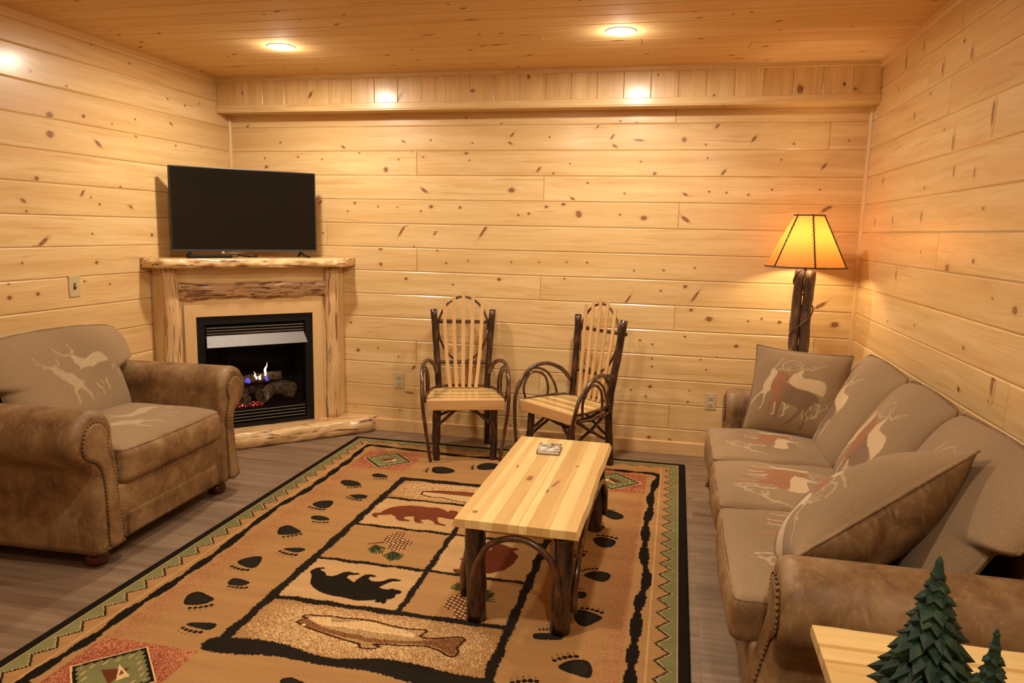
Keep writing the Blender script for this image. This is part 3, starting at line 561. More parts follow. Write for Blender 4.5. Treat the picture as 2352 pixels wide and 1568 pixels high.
# boxed soffit across the back wall: vertical boards with a strip above and below, and a flat underside
mb = MB()
R_ = []; x = XL+.04
edges = [XL]+[-.142+PW*k for k in range(-15, 11) if XL+.06 < -.142+PW*k < XR-.03]+[XR]
vb = [(2.40, 2.60, -b, -a) for a, b in zip(edges[:-1], edges[1:])]
boards(mb, (0, SOF_Y, 0), (0, 0, 1), (-1, 0, 0), (0, -1, 0), vb, [(k[1], -k[0], {'d': 'E', 'D': 'v'}.get(k[2], k[2])) for k in KN['soffit']], seed=33, ch=.0035)
mb.box((XL, SOF_Y-.016, 2.378), (XR, SOF_Y+.01, 2.424), 'x', bev=.004)
mb.box((XL, SOF_Y-.018, 2.592), (XR, SOF_Y+.01, CEIL+.002), 'x', bev=.004)
mb.box((XL, SOF_Y-.012, 2.372), (.85, 0.0, 2.384), 'x', tone=.6); mb.box((.852, SOF_Y-.012, 2.372), (XR, 0.0, 2.384), 'x', tone=.9)
tag(mb.build('trim_1', M['pine']), kind='structure')
# baseboards
def baseb(name, lo, hi, ax):
    mb = MB(); mb.box(lo, hi, ax, bev=.005); tag(mb.build(name, M['pine_trim']), kind='structure')
baseb('baseboard_back', (XL, -.018, -.003), (XR, 0.004, BASE), 'x')
baseb('baseboard_left', (XL-.004, YF, -.003), (XL+.018, -.016, BASE), 'y')
baseb('baseboard_right', (XR-.018, YF, -.003), (XR+.004, -.016, BASE), 'y')
# corner beads and the crown strips under the ceiling
def quarter(name, cx, cy, sx, r=.024, z0=BASE, z1=2.375):
    mb = MB(); pl = [(cx, cy)]+[(cx+sx*r*cos(q), cy-r*sin(q)) for q in np.linspace(0, pi/2, 7)]
    mb.prism(pl, z0, z1, 'xy', 'z'); tag(mb.build(name, M['pine_trim']), kind='structure')
quarter('trim_2', XL-.001, .001, 1); quarter('trim_3', XR+.001, .001, -1)
def crown(name, x, sx):
    mb = MB(); pl = [(x, CEIL+.001), (x+sx*.020, CEIL+.001), (x+sx*.020, CEIL-.03), (x+sx*.012, CEIL-.042), (x, CEIL-.045)]
    mb.prism(pl, YF, SOF_Y+.0, 'xz', 'y'); tag(mb.build(name, M['pine_trim']), kind='structure')
crown('trim_4', XL-.001, 1); crown('trim_5', XR+.001, -1)

# ------------------------------------------------------------------ recessed ceiling lamps
LL = ['glowing round recessed ceiling lamp, the left one of two, above the fireplace end',
      'glowing round recessed ceiling lamp, the right one of two, above the coffee table side',
      'unseen round recessed ceiling lamp added as fill light, out of view on the left', 'unseen round recessed ceiling lamp added as fill light, out of view on the right']
for i, (x, y, wt) in enumerate(DOWNLIGHTS):
    t = thing('recessed_lamp', LL[i], 'ceiling light', (x, y, CEIL), 0, 'round recessed ceiling lamps')
    mb = MB(); sg = 32
    prof = [(.083, -.001), (.082, -.003), (.079, -.0045), (.076, -.0045), (.074, -.003), (.074, -.001)]
    V = []; 
    for r, z in prof: V += [(r*cos(2*pi*j/sg), r*sin(2*pi*j/sg), z) for j in range(sg)]
    F = [(a*sg+j, a*sg+(j+1) % sg, (a+1)*sg+(j+1) % sg, (a+1)*sg+j) for a in range(len(prof)-1) for j in range(sg)]
    mb.add(V, F); mb.build('trim_ring', M['white'], t)
    mb = MB(); mb.lathe([(.074, -.0045), (.074, -.006), (.05, -.0075), (.001, -.008)], 32); mb.build('diffuser', M['diffuser'], t)
    ld = bpy.data.lights.new('lamp_light', 'AREA'); ld.shape = 'DISK'; ld.size = .14; ld.energy = wt*.90; ld.color = LAMP_COLOR; ld.spread = radians(178)
    lo = bpy.data.objects.new('lamp_light', ld); COL.objects.link(lo); lo.location = (0, 0, -.012); lo.parent = t
    pd = bpy.data.lights.new('lamp_glow', 'POINT'); pd.energy = wt*.10; pd.color = LAMP_COLOR; pd.shadow_soft_size = .035
    po = bpy.data.objects.new('lamp_glow', pd); COL.objects.link(po); po.location = (0, 0, -.060); po.parent = t

# ------------------------------------------------------------------ sockets and switch
def plate(t, wdt=.074, hgt=.118):
    mb = MB(); mb.box((-wdt/2, -.006, -hgt/2), (wdt/2, .001, hgt/2), bev=.003); mb.build('cover_plate', M['plate'], t)
for x, lab in ((-1.419, 'beige wall outlet on the back wall between fireplace and left twig chair'), (.887, 'beige wall outlet on the back wall just left of the sofa')):
    t = thing('wall_outlet', lab, 'outlet', (x, 0, .401), 0, 'beige wall outlets')
    plate(t)
    for s in (-1, 1):
        mb = MB(); mb.box((-.017, -.009, s*.024-.014), (.017, -.004, s*.024+.014), bev=.002)
        so = mb.build('socket', M['plate'], t)
        mb = MB(); mb.box((-.008, -.0098, s*.024-.004), (-.005, -.0085, s*.024+.006)); mb.box((.005, -.0098, s*.024-.004), (.008, -.0085, s*.024+.006)); mb.box((-.002, -.0098, s*.024-.010), (.002, -.0085, s*.024-.006))
        mb.build('slots', M['plate_dark'], so)
t = thing('light_switch', 'beige toggle light switch on the left wall', 'light switch', (XL, -1.595, 1.181), pi/2)
plate(t, .08, .125)
mb = MB(); mb.box((-.006, -.022, -.004), (.006, -.004, .012), bev=.002); mb.build('toggle', M['plate'], t)
mb = MB(); mb.box((-.009, -.0075, -.018), (.009, -.0045, .018)); mb.build('toggle_slot', M['plate_dark'], t)

# ------------------------------------------------------------------ corner fireplace: local x along its front, local -y out of the corner
FR = (XL, 0, 0); FA = pi/4
fp = thing('corner_fireplace', 'corner gas fireplace of peeled log and pine with black firebox', 'fireplace', FR, FA)
u0 = -.018; NB = .735
def fpoly(uh, n, inset=.0, c=u0):
    """footprint: front at distance n from the corner, half width uh, sides square to the two walls"""
    l, r_ = c-uh, c+uh
    dr = (n-r_)/2; dl = (n+l)/2
    return [(l-dl+inset, -(n-dl)), (l, -n), (r_, -n), (r_+dr-inset, -(n-dr))]
# body: front panel around the opening and the two side returns
mb = MB()
OW, OZ0, OZ1 = .400, .118, .925
mb.box((u0-.60, -NB, .112), (u0-OW, -NB+.02, 1.262), 'z', tone=.35); mb.box((u0+OW, -NB, .112), (u0+.60, -NB+.02, 1.262), 'z', tone=.6)
mb.box((u0-OW, -NB, OZ1), (u0+OW, -NB+.02, 1.262), 'x', tone=.4)
P_ = fpoly(.60, NB, .006)
for a, b in ((0, 1), (3, 2)):
    A, B = np.array(P_[a]), np.array(P_[b]); d = (B-A)/np.linalg.norm(B-A); n_ = np.array([-d[1], d[0]]); 
    if n_@(np.array([u0, -.3])-A) < 0: n_ = -n_
    mb.prism([A, B, B+n_*.02, A+n_*.02], .112, 1.262, 'xy', 'z', tone=.5)
mb.build('body', M['pine'], fp)
def logside(c, z0, z1, w_, d_, sgn, seed):
    """half-round peeled log pilaster"""
    R = random.Random(seed); rings = []; G = []
    k = 26
    for i in range(k+1):
        z = z0+(z1-z0)*i/k; wa = 1+.05*sin(z*9+seed)+.03*sin(z*31); da = 1+.12*sin(z*13+seed*2)
        ring = []
        for q in np.linspace(0, pi, 13):
            ring.append((c+cos(q)*w_/2*wa+.006*sin(z*7+seed), -NB-sin(q)**.6*d_*da+.001 if q not in (0,) else -NB+.001, z))
            G.append((z+seed, cos(q)*w_, sin(q)*d_))
        rings.append(np.array(ring))
    m_ = MB(); m_.loft(rings, gc=G); return m_
logside(u0-.553, .114, 1.26, .100, .045, 1, 1).build('log_pilaster', M['mantel_wood'], fp)
logside(u0+.553, .114, 1.26, .105, .045, 1, 4).build('log_pilaster', M['mantel_wood'], fp)
# frieze: a bark-edged slab between the pilasters
def slab(ulo, uhi, zlo, zhi, y0, y1, seed, m_):
    n = 40; us = np.linspace(ulo, uhi, n); R = random.Random(seed)
    ph = [R.uniform(0, 6) for _ in range(8)]
    def wv(x, k): return .006*sin(11*x+ph[k])+.004*sin(27*x+ph[k+1])+.002*sin(60*x+ph[k+2])
    rings = []; G = []
    for x in us:
        zt = zhi+wv(x, 0); zb = zlo+wv(x, 3); zm = (zt+zb)/2; pr = y1-.008*sin(19*x+ph[6])
        for (y, z) in ((y0, zb), (y1*.4+y0*.6, zb), (pr, zb+.018), (pr-.007, zm-.012), (pr, zm), (pr-.006, zm+.02), (pr, zt-.016), (y1*.4+y0*.6, zt), (y0, zt)): pass
        ring = [(x, y, z) for (y, z) in ((y0, zb), (y0+(y1-y0)*.5, zb), (pr+.004, zb+.016), (pr-.006, zm-.014), (pr+.002, zm), (pr-.006, zm+.018), (pr+.004, zt-.014), (y0+(y1-y0)*.5, zt), (y0, zt))]
        rings.append(np.array(ring)); G += [(x+seed, z*1.0, y) for (_, y, z) in ring]
    b = MB(); b.loft(rings, gc=G); return b
slab(u0-.512, u0+.512, 1.043, 1.155, -NB+.001, -NB-.020, 3, None).build('frieze_log', M['bark_wood'], fp)
# mitred surround
mb = MB(); so, si = .474, OW; zo = 1.010; yA, yB = -NB+.001, -NB-.018
for poly, ax in (([(u0-so, .116), (u0-si, .116), (u0-si, OZ1), (u0-so, zo)], 'z'), ([(u0+si, .116), (u0+so, .116), (u0+so, zo), (u0+si, OZ1)], 'z'), ([(u0-so, zo), (u0-si, OZ1), (u0+si, OZ1), (u0+so, zo)], 'x')):
    mb.prism(poly, yB, yA, 'xz', ax, tone={'x': .1}.get(ax, .55))
mb.build('surround_trim', M['pine_trim'], fp)
# mantel and hearth slabs with waney front edges
def waney(uh, n, z0, z1, seed, rnd, inset):
    P = fpoly(uh, n, inset); (ax_, ay), (bx, by), (cx, cy), (dx, dy) = P
    k = 60; path = []
    def seg(A, B, m): 
        for i in range(m): t_ = i/m; path.append((A[0]+(B[0]-A[0])*t_, A[1]+(B[1]-A[1])*t_))
    seg(P[0], P[1], 8); seg(P[1], P[2], k); seg(P[2], P[3], 8); path.append(P[3])
    path = np.array(path); nf = len(path)
    back = [(P[3][0]-.012, P[3][1]+.0), (0.0, -.02), (P[0][0]+.012, P[0][1]+.0)]
    nn = np.gradient(path, axis=0); nn = np.stack([nn[:, 1], -nn[:, 0]], 1); nn /= np.linalg.norm(nn, axis=1, keepdims=True)
    R = random.Random(seed); ph = [R.uniform(0, 6) for _ in range(9)]
    lev = [(0, rnd*1.0, 0), (.12, rnd*.35, 1), (.35, 0.0, 2), (.6, rnd*.08, 3), (.82, rnd*.45, 4), (1.0, rnd*1.35, 5)]
    rings = []; G = []
    for fr, ins, q in lev:
        z = z0+(z1-z0)*fr; ring = []
        for i in range(nf):
            L = i/nf*1.4; wgt = min(1, i/4, (nf-1-i)/4)
            d = ins + wgt*(.005*sin(13*L+ph[q])+.004*sin(31*L+ph[q+1])+.003*sin(71*L+ph[q+2]))
            zz = z + (wgt*.004*sin(17*L+ph[q]) if 0 < fr < 1 else 0)
            p_ = path[i]-nn[i]*d*wgt-(nn[i]*ins*(1-wgt)*0)
            ring.append((p_[0], p_[1], zz)); G.append((L+seed, z, d))
        for bx_ in back: ring.append((bx_[0], bx_[1], z)); G.append((bx_[0]+seed, bx_[1], z))
        rings.append(np.array(ring))
    # gc of the top follows x/y so grain runs lengthwise
    m_ = MB(); m_.loft(rings, gc=[(p[0]+seed, p[1]*.8+p[2]*.4, p[2]) for r_ in rings for p in r_], smooth=False)
    m_.sm = [True]*len(m_.sm); m_.sm[-1] = False; m_.sm[-2] = False
    return m_
mb = waney(.610, .862, 1.262, 1.325, 3, .012, .006); mm = mb.build('mantel_shelf', M['mantel_wood'], fp)
mb = waney(.792, .912, 0.0, .116, 6, .022, .006); mb.build('hearth_slab', M['mantel_wood'], fp)
# firebox insert
fb = MB()
fz0, fz1 = .118, .925; yo = -NB-.006
fb.box((u0-.400, yo, fz0), (u0-.345, -.72, fz1)); fb.box((u0+.345, yo, fz0), (u0+.400, -.72, fz1))
fb.box((u0-.345, yo, .868), (u0+.345, -.72, fz1)); fb.box((u0-.345, yo, fz0), (u0+.345, -.72, .148))
fire = fb.build('firebox', M['black'], fp)
bw = MB(); yb = -.36
bw.box((u0-.345, yb, .14), (u0+.345, yb+.01, .87)); bw.box((u0-.36, -.72, .14), (u0-.345, yb, .87)); bw.box((u0+.345, -.72, .14), (u0+.36, yb, .87))
bw.box((u0-.345, -.72, .86), (u0+.345, yb, .87)); bw.box((u0-.345, -.72, .235), (u0+.345, yb, .25)); bw.box((u0-.345, -.715, .14), (u0+.345, -.70, .24)); bw.box((u0-.345, -.715, .76), (u0+.345, -.70, .87))
bw.build('lining', M['blackwall'], fire)
for z in (.846, .826, .806):
    b = MB(); P = [(-.742, z), (-.742, z-.004), (-.722, z-.014), (-.722, z-.010)]; b.prism([(p[0], p[1]) for p in P], u0-.335, u0+.335, 'yz', 'x'); b.build('louver', M['louver'], fire)
for z in (.238, .215, .192, .169):
    b = MB(); P = [(-.740, z), (-.740, z-.004), (-.720, z-.014), (-.720, z-.010)]; b.prism(P, u0-.335, u0+.335, 'yz', 'x'); b.build('louver', M['louver'], fire)
b = MB(); b.add([(u0-.335, -.738, .788), (u0+.335, -.738, .788), (u0+.345, -.800, .715), (u0-.345, -.800, .715), (u0-.335, -.736, .785), (u0+.335, -.736, .785), (u0+.345, -.797, .712), (u0-.345, -.797, .712)], [(0, 1, 2, 3), (4, 5, 6, 7), (0, 1, 5, 4), (1, 2, 6, 5), (2, 3, 7, 6), (3, 0, 4, 7)], smooth=False)
b.build('hood', M['steel'], fire)
b = MB(); b.box((u0-.33, -.722, .25), (u0+.33, -.719, .76)); b.build('glass_pane', M['glass'], fire)
RG = random.Random(4)
def flog(cx, cy, cz, L, r_, az, tilt, k):
    b = MB(); d = np.array([cos(az)*cos(tilt), sin(az)*cos(tilt), sin(tilt)]); c = np.array([cx, cy, cz])
    b.tube([c+d*L*(t_-.5) for t_ in np.linspace(0, 1, 9)], [r_*(1+.08*sin(5*t_+k)) for t_ in np.linspace(0, 1, 9)], 12, wob=.10); b.build('ceramic_log', M['log'], fire)
flog(u0-.02, -.47, .335, .50, .045, .05, .03, 1); flog(u0+.10, -.60, .33, .26, .048, 1.0, .10, 2); flog(u0-.13, -.60, .32, .24, .040, 2.1, .15, 3)
flog(u0+.20, -.60, .345, .20, .055, -.9, .0, 4); flog(u0+.06, -.56, .43, .30, .034, -.25, .12, 5); flog(u0-.16, -.52, .42, .22, .030, .5, .1, 6)
b = MB()
for (cx, r_) in ((-.14, .055), (-.09, .04), (-.02, .045), (.03, .03)): b.sphere((u0+cx, -.665, .262), r_, 16, 10, (1, .5, .45))
b.build('embers', M['ember'], fire)
def flame(cx, cy, z0, h, r_, m_, lean):
    b = MB(); n = 10; pts = [(cx+lean*(i/n)**1.6+.004*sin(i), cy, z0+h*i/n) for i in range(n+1)]
    b.tube(pts, [max(.0008, r_*sin(pi*min(1, (i/n)*.8+.16))**1.0*(1-(i/n)**2*.85)) for i in range(n+1)], 10); b.build('flame', m_, fire)
flame(u0+.068, -.655, .46, .10, .010, M['flame'], .018); flame(u0+.005, -.655, .44, .06, .008, M['flame'], -.015); flame(u0+.028, -.655, .435, .04, .010, M['flame'], .01)
flame(u0+.080, -.650, .42, .05, .014, M['flameblue'], .0); flame(u0-.055, -.655, .42, .04, .022, M['flameblue'], .0)
fl = bpy.data.lights.new('fire_light', 'POINT'); fl.energy = .5; fl.color = (1, .5, .25); fl.shadow_soft_size = .05
flo = bpy.data.objects.new('fire_light', fl); COL.objects.link(flo); flo.location = (u0+.02, -.645, .58); flo.parent = fire

# ------------------------------------------------------------------ television and what lies under it
def onmantel(u, n): return (XL+(u+n)/sqrt(2), (u-n)/sqrt(2), 1.3255)
tv = thing('television', 'black flat screen television standing on the fireplace mantel', 'television', onmantel(-.052, .69), FA)
mb = MB(); mb.box((-.490, -.012, .040), (.490, .022, .606), bev=.004); mb.box((-.36, .02, .10), (.36, .058, .42), bev=.01); mb.build('casing', M['bezel'], tv)
mb = MB(); mb.box((-.480, -.0135, .058), (.480, -.011, .598)); mb.build('screen', M['screen'], tv)
mb = MB(); mb.box((-.487, -.0145, .041), (.487, -.011, .056)); mb.build('lower_bezel', plain('lower_bezel', (.05, .05, .05), .3), tv)
mb = MB(); mb.box((-.175, -.016, .026), (-.155, -.008, .041), bev=.002); tag(mb.build('logo_tab', M['silver'], tv), label='small silver tab')
for s in (-1, 1):
    mb = MB()
    cx = s*.375
    mb.tube([(cx, .0, .052), (cx, .0, .036), (cx+s*.012, -.055, .014), (cx+s*.03, -.115, .007)], [.012, .011, .008, .007], 8); mb.tube([(cx, .0, .036), (cx+s*.004, .05, .014), (cx+s*.008, .085, .007)], [.010, .008, .007], 8)
    mb.build('foot', M['black'], tv)
bx = thing('media_box', 'flat black media box lying on the mantel under the television', 'media box', onmantel(-.30, .735), FA+.03)
mb = MB(); mb.box((-.15, -.035, 0), (.13, .035, .020), bev=.004); mb.build('box_case', M['black'], bx)
mb = MB(); mb.tube(crom([(.12, .0, .008), (.15, -.02, .006), (.19, .02, .014), (.24, -.01, .006), (.29, .0, .012), (.31, .02, .006), (.28, .03, .006)], 6), .0035, 6); mb.tube(crom([(.10, -.02, .01), (.12, -.03, .022), (.20, .0, .02), (.26, -.02, .012), (.30, -.01, .02)], 6), .0035, 6)
mb.build('cable', M['black'], bx)
# ------------------------------------------------------------------ flat pattern raster helpers (points in metres)
def inpoly(P, poly):
    poly = np.asarray(poly, float); x, y = P[:, 0], P[:, 1]; r = np.zeros(len(P), bool)
    x0, y0 = poly.min(0); x1, y1 = poly.max(0)
    idx = np.where((x >= x0) & (x <= x1) & (y >= y0) & (y <= y1))[0]
    if not len(idx): return r
    xs, ys = x[idx], y[idx]; c = np.zeros(len(idx), bool); n = len(poly); j = n-1
    for i in range(n):
        xi, yi = poly[i]; xj, yj = poly[j]
        if yi != yj:
            m_ = ((yi > ys) != (yj > ys)) & (xs < (xj-xi)*(ys-yi)/(yj-yi)+xi); c ^= m_
        j = i
    r[idx] = c; return r
def segd(P, A, B):
    A = np.asarray(A, float); B = np.asarray(B, float); d = B-A; L = max(d@d, 1e-12)
    t = np.clip(((P-A)@d)/L, 0, 1); return np.linalg.norm(P-(A+t[:, None]*d), axis=1)
def stroke(C, P, pts, w0, col, w1=None, jag=None):
    pts = np.asarray(pts, float); w1 = w0 if w1 is None else w1; n = len(pts)-1; pad = max(w0, w1)+.01
    x0, y0 = pts.min(0)-pad; x1, y1 = pts.max(0)+pad
    idx = np.where((P[:, 0] >= x0) & (P[:, 0] <= x1) & (P[:, 1] >= y0) & (P[:, 1] <= y1))[0]
    if not len(idx): return
    Q = P[idx]; m_ = np.zeros(len(idx), bool); J = 0 if jag is None else jag[idx]
    for i in range(n):
        a = w0+(w1-w0)*(i+.5)/n; m_ |= segd(Q, pts[i], pts[i+1])+J < a
    C[idx[m_]] = col
def fill(C, P, poly, col): C[inpoly(P, poly)] = col

CREAM = np.array([0.56, 0.41, 0.235]); TAUPE = np.array([0.285, 0.188, 0.100]); RUST = np.array([0.31, 0.135, 0.06]); DOE = np.array([0.175, 0.105, 0.055])
def mm(L, cx=440, cy=370, k=.0006, ky=None): return [((a-cx)*k, (cy-b)*(ky or k)) for a, b in L]
DEER_C = mm([(372,295),(415,295),(418,260),(440,225),(480,190),(515,165),(520,185),(510,215),(520,238),(570,245),(650,243),(700,250),(728,290),(728,330),(712,375),(700,390),(685,372),(640,362),(580,350),(510,345),(455,328),(420,305)])
DEER_B = mm([(265,355),(278,320),(300,285),(310,250),(300,225),(315,205),(350,210),(390,215),(410,245),(405,270),(400,300),(440,325),(510,347),(580,352),(640,370),(675,400),(685,440),(665,455),(650,440),(640,465),(615,490),(620,530),(610,590),(590,640),(570,700),(545,700),(575,630),(585,560),(560,545),(520,590),(480,640),(440,670),(425,660),(460,620),(500,570),(530,530),(500,495),(440,500),(385,475),(370,500),(360,570),(345,620),(320,655),(318,640),(335,590),(335,520),(325,480),(300,510),(275,570),(235,640),(228,630),(262,560),(280,490),(290,430),(270,390)])
DEER_L = mm([(265,185),(285,200),(300,215),(290,250),(270,300),(262,350),(268,385),(235,420),(225,470),(215,530),(190,575),(180,570),(205,530),(208,480),(208,430),(180,430),(140,475),(100,540),(95,525),(130,465),(175,415),(200,390),(190,350),(205,320),(235,250),(240,190)])
LEGC = [mm(l) for l in ([(650,430),(610,500)], [(655,440),(690,465),(680,560),(645,585)], [(320,480),(330,510),(322,590),(303,602)], [(390,480),(412,500),(410,590),(385,607)], [(450,495),(425,530)])]
ANT = [mm(l) for l in ([(515,165),(500,150),(470,135),(440,125)], [(485,168),(502,125),(465,95)], [(515,155),(590,160),(640,120),(700,100)], [(300,195),(340,180),(380,195),(430,185),(500,160)], [(340,180),(330,140),(380,100),(440,85)], [(265,185),(300,120),(330,80)], [(590,160),(600,125)], [(380,195),(400,160)])]
qq = lambda L: mm(L, 700, 400, .00076, .00054)
ARM_C = qq([(605,195),(630,175),(655,200),(700,240),(760,245),(820,210),(870,197),(920,210),(945,250),(970,300),(965,320),(900,315),(860,325),(800,350),(740,345),(700,338),(645,355),(655,320),(620,270)])
ARM_L = qq([(360,265),(410,255),(440,290),(500,355),(545,365),(580,430),(620,470),(645,485),(612,500),(625,550),(665,630),(655,690),(643,690),(645,640),(600,560),(570,540),(530,560),(528,640),(527,705),(515,705),(510,620),(500,560),(520,510),(480,460),(430,400),(410,350),(375,345),(380,310)])
ARM_S = [qq(l) for l in ([(605,190),(585,180),(520,165),(470,110),(465,85)], [(625,175),(640,120),(620,75)], [(625,160),(655,150)], [(360,265),(310,262)], [(360,262),(330,240),(265,195),(260,150)], [(415,255),(460,250),(455,190)], [(1000,380),(985,430)], [(1010,380),(1060,460),(1055,495)], [(755,540),(770,575),(800,610),(795,660)], [(815,515),(830,550)], [(860,540),(885,600),(870,635)], [(880,510),(875,545)])]
def fabcol(P, motifs):
    """woven colour at points P; motifs = (x, y, scale, turn, style): d stag group, r rust-bodied group, a antlers only, p pale pair"""
    n = len(P); C = np.tile(TAUPE, (n, 1))
    C *= (1+.08*np.sin(P[:, :1]*9+P[:, 1:]*4))
    for (cx, cy, sc, rot, sty) in motifs:
        c, s_ = cos(rot), sin(rot); Q = (P-np.array([cx, cy]))/sc; Q = np.stack([Q[:, 0]*c+Q[:, 1]*s_, -Q[:, 0]*s_+Q[:, 1]*c], 1)
        if not ((np.abs(Q) < .4).all(1)).any(): continue
        if sty == 'a':
            for l in ANT: stroke(C, Q, l, .0060, CREAM*.8, .0025)
            continue
        if sty == 'p':
            fill(C, Q, ARM_L, CREAM*.76); fill(C, Q, ARM_C, CREAM*.80)
            for l in ARM_S: stroke(C, Q, l, .0058, CREAM*.72, .0035)
            continue
        for l in ANT: stroke(C, Q, l, .0046, CREAM*.72, .0022)
        fill(C, Q, DEER_L, CREAM*.92)
        for l in LEGC: stroke(C, Q, l, .0058, CREAM*.92, .0035)
        m_ = inpoly(Q, DEER_B); w_ = np.ones(len(Q)) if sty == 'r' else np.clip((-.01-Q[:, 0]+(Q[:, 1]-.0)*.4)/.05, 0, 1)
        C[m_] = (DOE*1.15)*(1-w_[m_, None])+RUST*w_[m_, None]
        fill(C, Q, DEER_C, CREAM)
    return C
def uphcol(V, ax, motifs, lo=None):
    P = V[:, ax] ; return fabcol(P, motifs)

def split_cushion(name, V, F, fab, parent, motifs, ax):
    """one cushion mesh: fabric (slot 0) where facefab says so, leather (slot 1) elsewhere"""
    V = np.asarray(V, float); b = MB(); b.add(V, F, None, 0, .5, 0, True)
    b.m = [0 if fab[list(f)].mean() > 0 else 1 for f in F]
    return b.build(name, [M['fabric'], M['leather']], parent, col=uphcol(V, ax, motifs))
def seat_cushion(parent, x0, x1, y0, y1, z0, z1, motifs, frontfab, crown=.03, r=.045):
    h = np.array([(x1-x0)/2, (y1-y0)/2, (z1-z0)/2]); c = np.array([(x0+x1)/2, (y0+y1)/2, (z0+z1)/2])
    nx, ny = max(8, int(2*h[0]/.005)), max(8, int(2*h[1]/.005))
    V, F = rbox(h, r, nx, 6, ny, 6)
    fab = (V[:, 2]-(h[2]-r))-np.hypot(np.maximum(abs(V[:, 0])-(h[0]-r), 0), np.maximum(abs(V[:, 1])-(h[1]-r), 0))
    fab = np.where(V[:, 2] > h[2]-r, fab, -1.0)
    q = (1-np.clip(abs(V[:, 0])/h[0], 0, 1)**2.4)*(1-np.clip(abs(V[:, 1])/h[1], 0, 1)**2.4)
    V[:, 2] += np.where(V[:, 2] > 0, 1, 0)*crown*q**.6*np.clip(V[:, 2]/h[2], 0, 1)
    fr = np.clip((V[:, 0]/h[0]-.6)/.4, 0, 1); V[:, 0] += fr*.018*(1-(V[:, 1]/h[1])**2)*(1-(V[:, 2]/h[2])**2)
    V[:, 2] += .003*np.sin(V[:, 0]*23+y0*7)*np.sin(V[:, 1]*19)
    V += c
    o = split_cushion('seat_cushion', V, F, fab, parent, motifs, [0, 1])
    # piping around the upper edge
    zz = z1-r*.285; e = r*.285; pts = []
    rr = r*.715
    for (cx, cy, a0) in ((x1-e-rr, y1-e-rr, 0), (x0+e+rr, y1-e-rr, pi/2), (x0+e+rr, y0+e+rr, pi), (x1-e-rr, y0+e+rr, 1.5*pi)):
        for k in range(6): a = a0+pi/2*k/5; pts.append((cx+rr*cos(a), cy+rr*sin(a)))
    pts.append(pts[0]); P = []
    for i in range(len(pts)-1):
        for k in range(4): P.append((pts[i][0]+(pts[i+1][0]-pts[i][0])*k/4, pts[i][1]+(pts[i+1][1]-pts[i][1])*k/4))
    P3 = []
    for (px, py) in P+[P[0]]:
        bow = .018*max(0, ((px-c[0])/h[0]-.6)/.4)*(1-min(1, abs((py-c[1])/h[1]))**2)*.6
        P3.append((px+bow, py, zz))
    b = MB(); b.tube(P3, .0045, 6, caps=False); b.build('piping', M['leather'], o)
    return o
def back_cushion(parent, yl, yr, z0, z1, xb, xt, thick, earl=0, earr=0, earz=.0, motifs=(), topr=.10, sag=.0, ue=5):
    """puffed back cushion; grid in (y, z); leans from xb at the bottom to xt at the top; ears widen it above earz"""
    nv = int((z1-z0)/.005); nu = int((yr-yl+earl+earr)/.005)
    us = np.linspace(-1, 1, nu); vs = np.linspace(0, 1, nv)
    us = np.sin(us*pi/2)*.25+us*.75
    def half(v):
        z = z0+(z1-z0)*v
        t = np.clip((z-earz)/.05, 0, 1); t = t*t*(3-2*t)
        l = yl-earl*t; r_ = yr+earr*t
        dt = max(0, (z-(z1-topr))/topr); k = topr*(1-sqrt(max(0, 1-dt**2)))*.85
        db = max(0, 1-(z-z0)/.05); k2 = .05*(1-sqrt(max(0, 1-db**2)))*.7
        return l+k+k2, r_-k-k2
    Vf, Vb = [], []
    for v in vs:
        l, r_ = half(v)
        z = z0+(z1-z0)*v
        for u in us:
            y = (l+r_)/2+u*(r_-l)/2
            th = thick*(max(0, 1-abs(u)**5)**.5)*(max(0, 1-abs(2*v-1)**5)**.5)
            zz = z + (topr*.25*(1-u*u)*v**4 if True else 0) - sag*(u*u)*v**6
            xm = xb+(xt-xb)*v**1.15
            Vf.append((xm+th*.62+.003*sin(17*y+11*z), y, zz)); Vb.append((xm-th*.38, y, zz))
    V = np.array(Vf+Vb); n = nu*nv; F = []
    for i in range(nv-1):
        for j in range(nu-1):
            a = i*nu+j; F.append((a, a+1, a+nu+1, a+nu)); F.append((n+a, n+a+nu, n+a+nu+1, n+a+1))
    for i in range(nv-1):
        a = i*nu; F.append((a, a+nu, n+a+nu, n+a)); a = i*nu+nu-1; F.append((a, n+a, n+a+nu, a+nu))
    for j in range(nu-1):
        F.append((j, n+j, n+j+1, j+1)); a = (nv-1)*nu+j; F.append((a, a+1, n+a+1, n+a))
    b = MB(); b.add(V, F); 
    col = uphcol(V, [1, 2], motifs)
    o = b.build('back_cushion', M['fabric'], parent, col=col)
    # piping along the seam outline
    out = [(xb+(xt-xb)*v**1.15, half(v)[0], z0+(z1-z0)*v) for v in vs[::3]]
    i_top = len(out)
    l, r_ = half(1.0)
    out += [(xt, (l+r_)/2+u*(r_-l)/2, z1+topr*.25*(1-u*u)) for u in us[1::3]]
    out += [(xb+(xt-xb)*v**1.15, half(v)[1], z0+(z1-z0)*v) for v in vs[::-3]]
    b = MB(); b.tube(out, .0045, 6); tag(b.build('piping', M['leather'], o), label='brown leather piping')
    return o
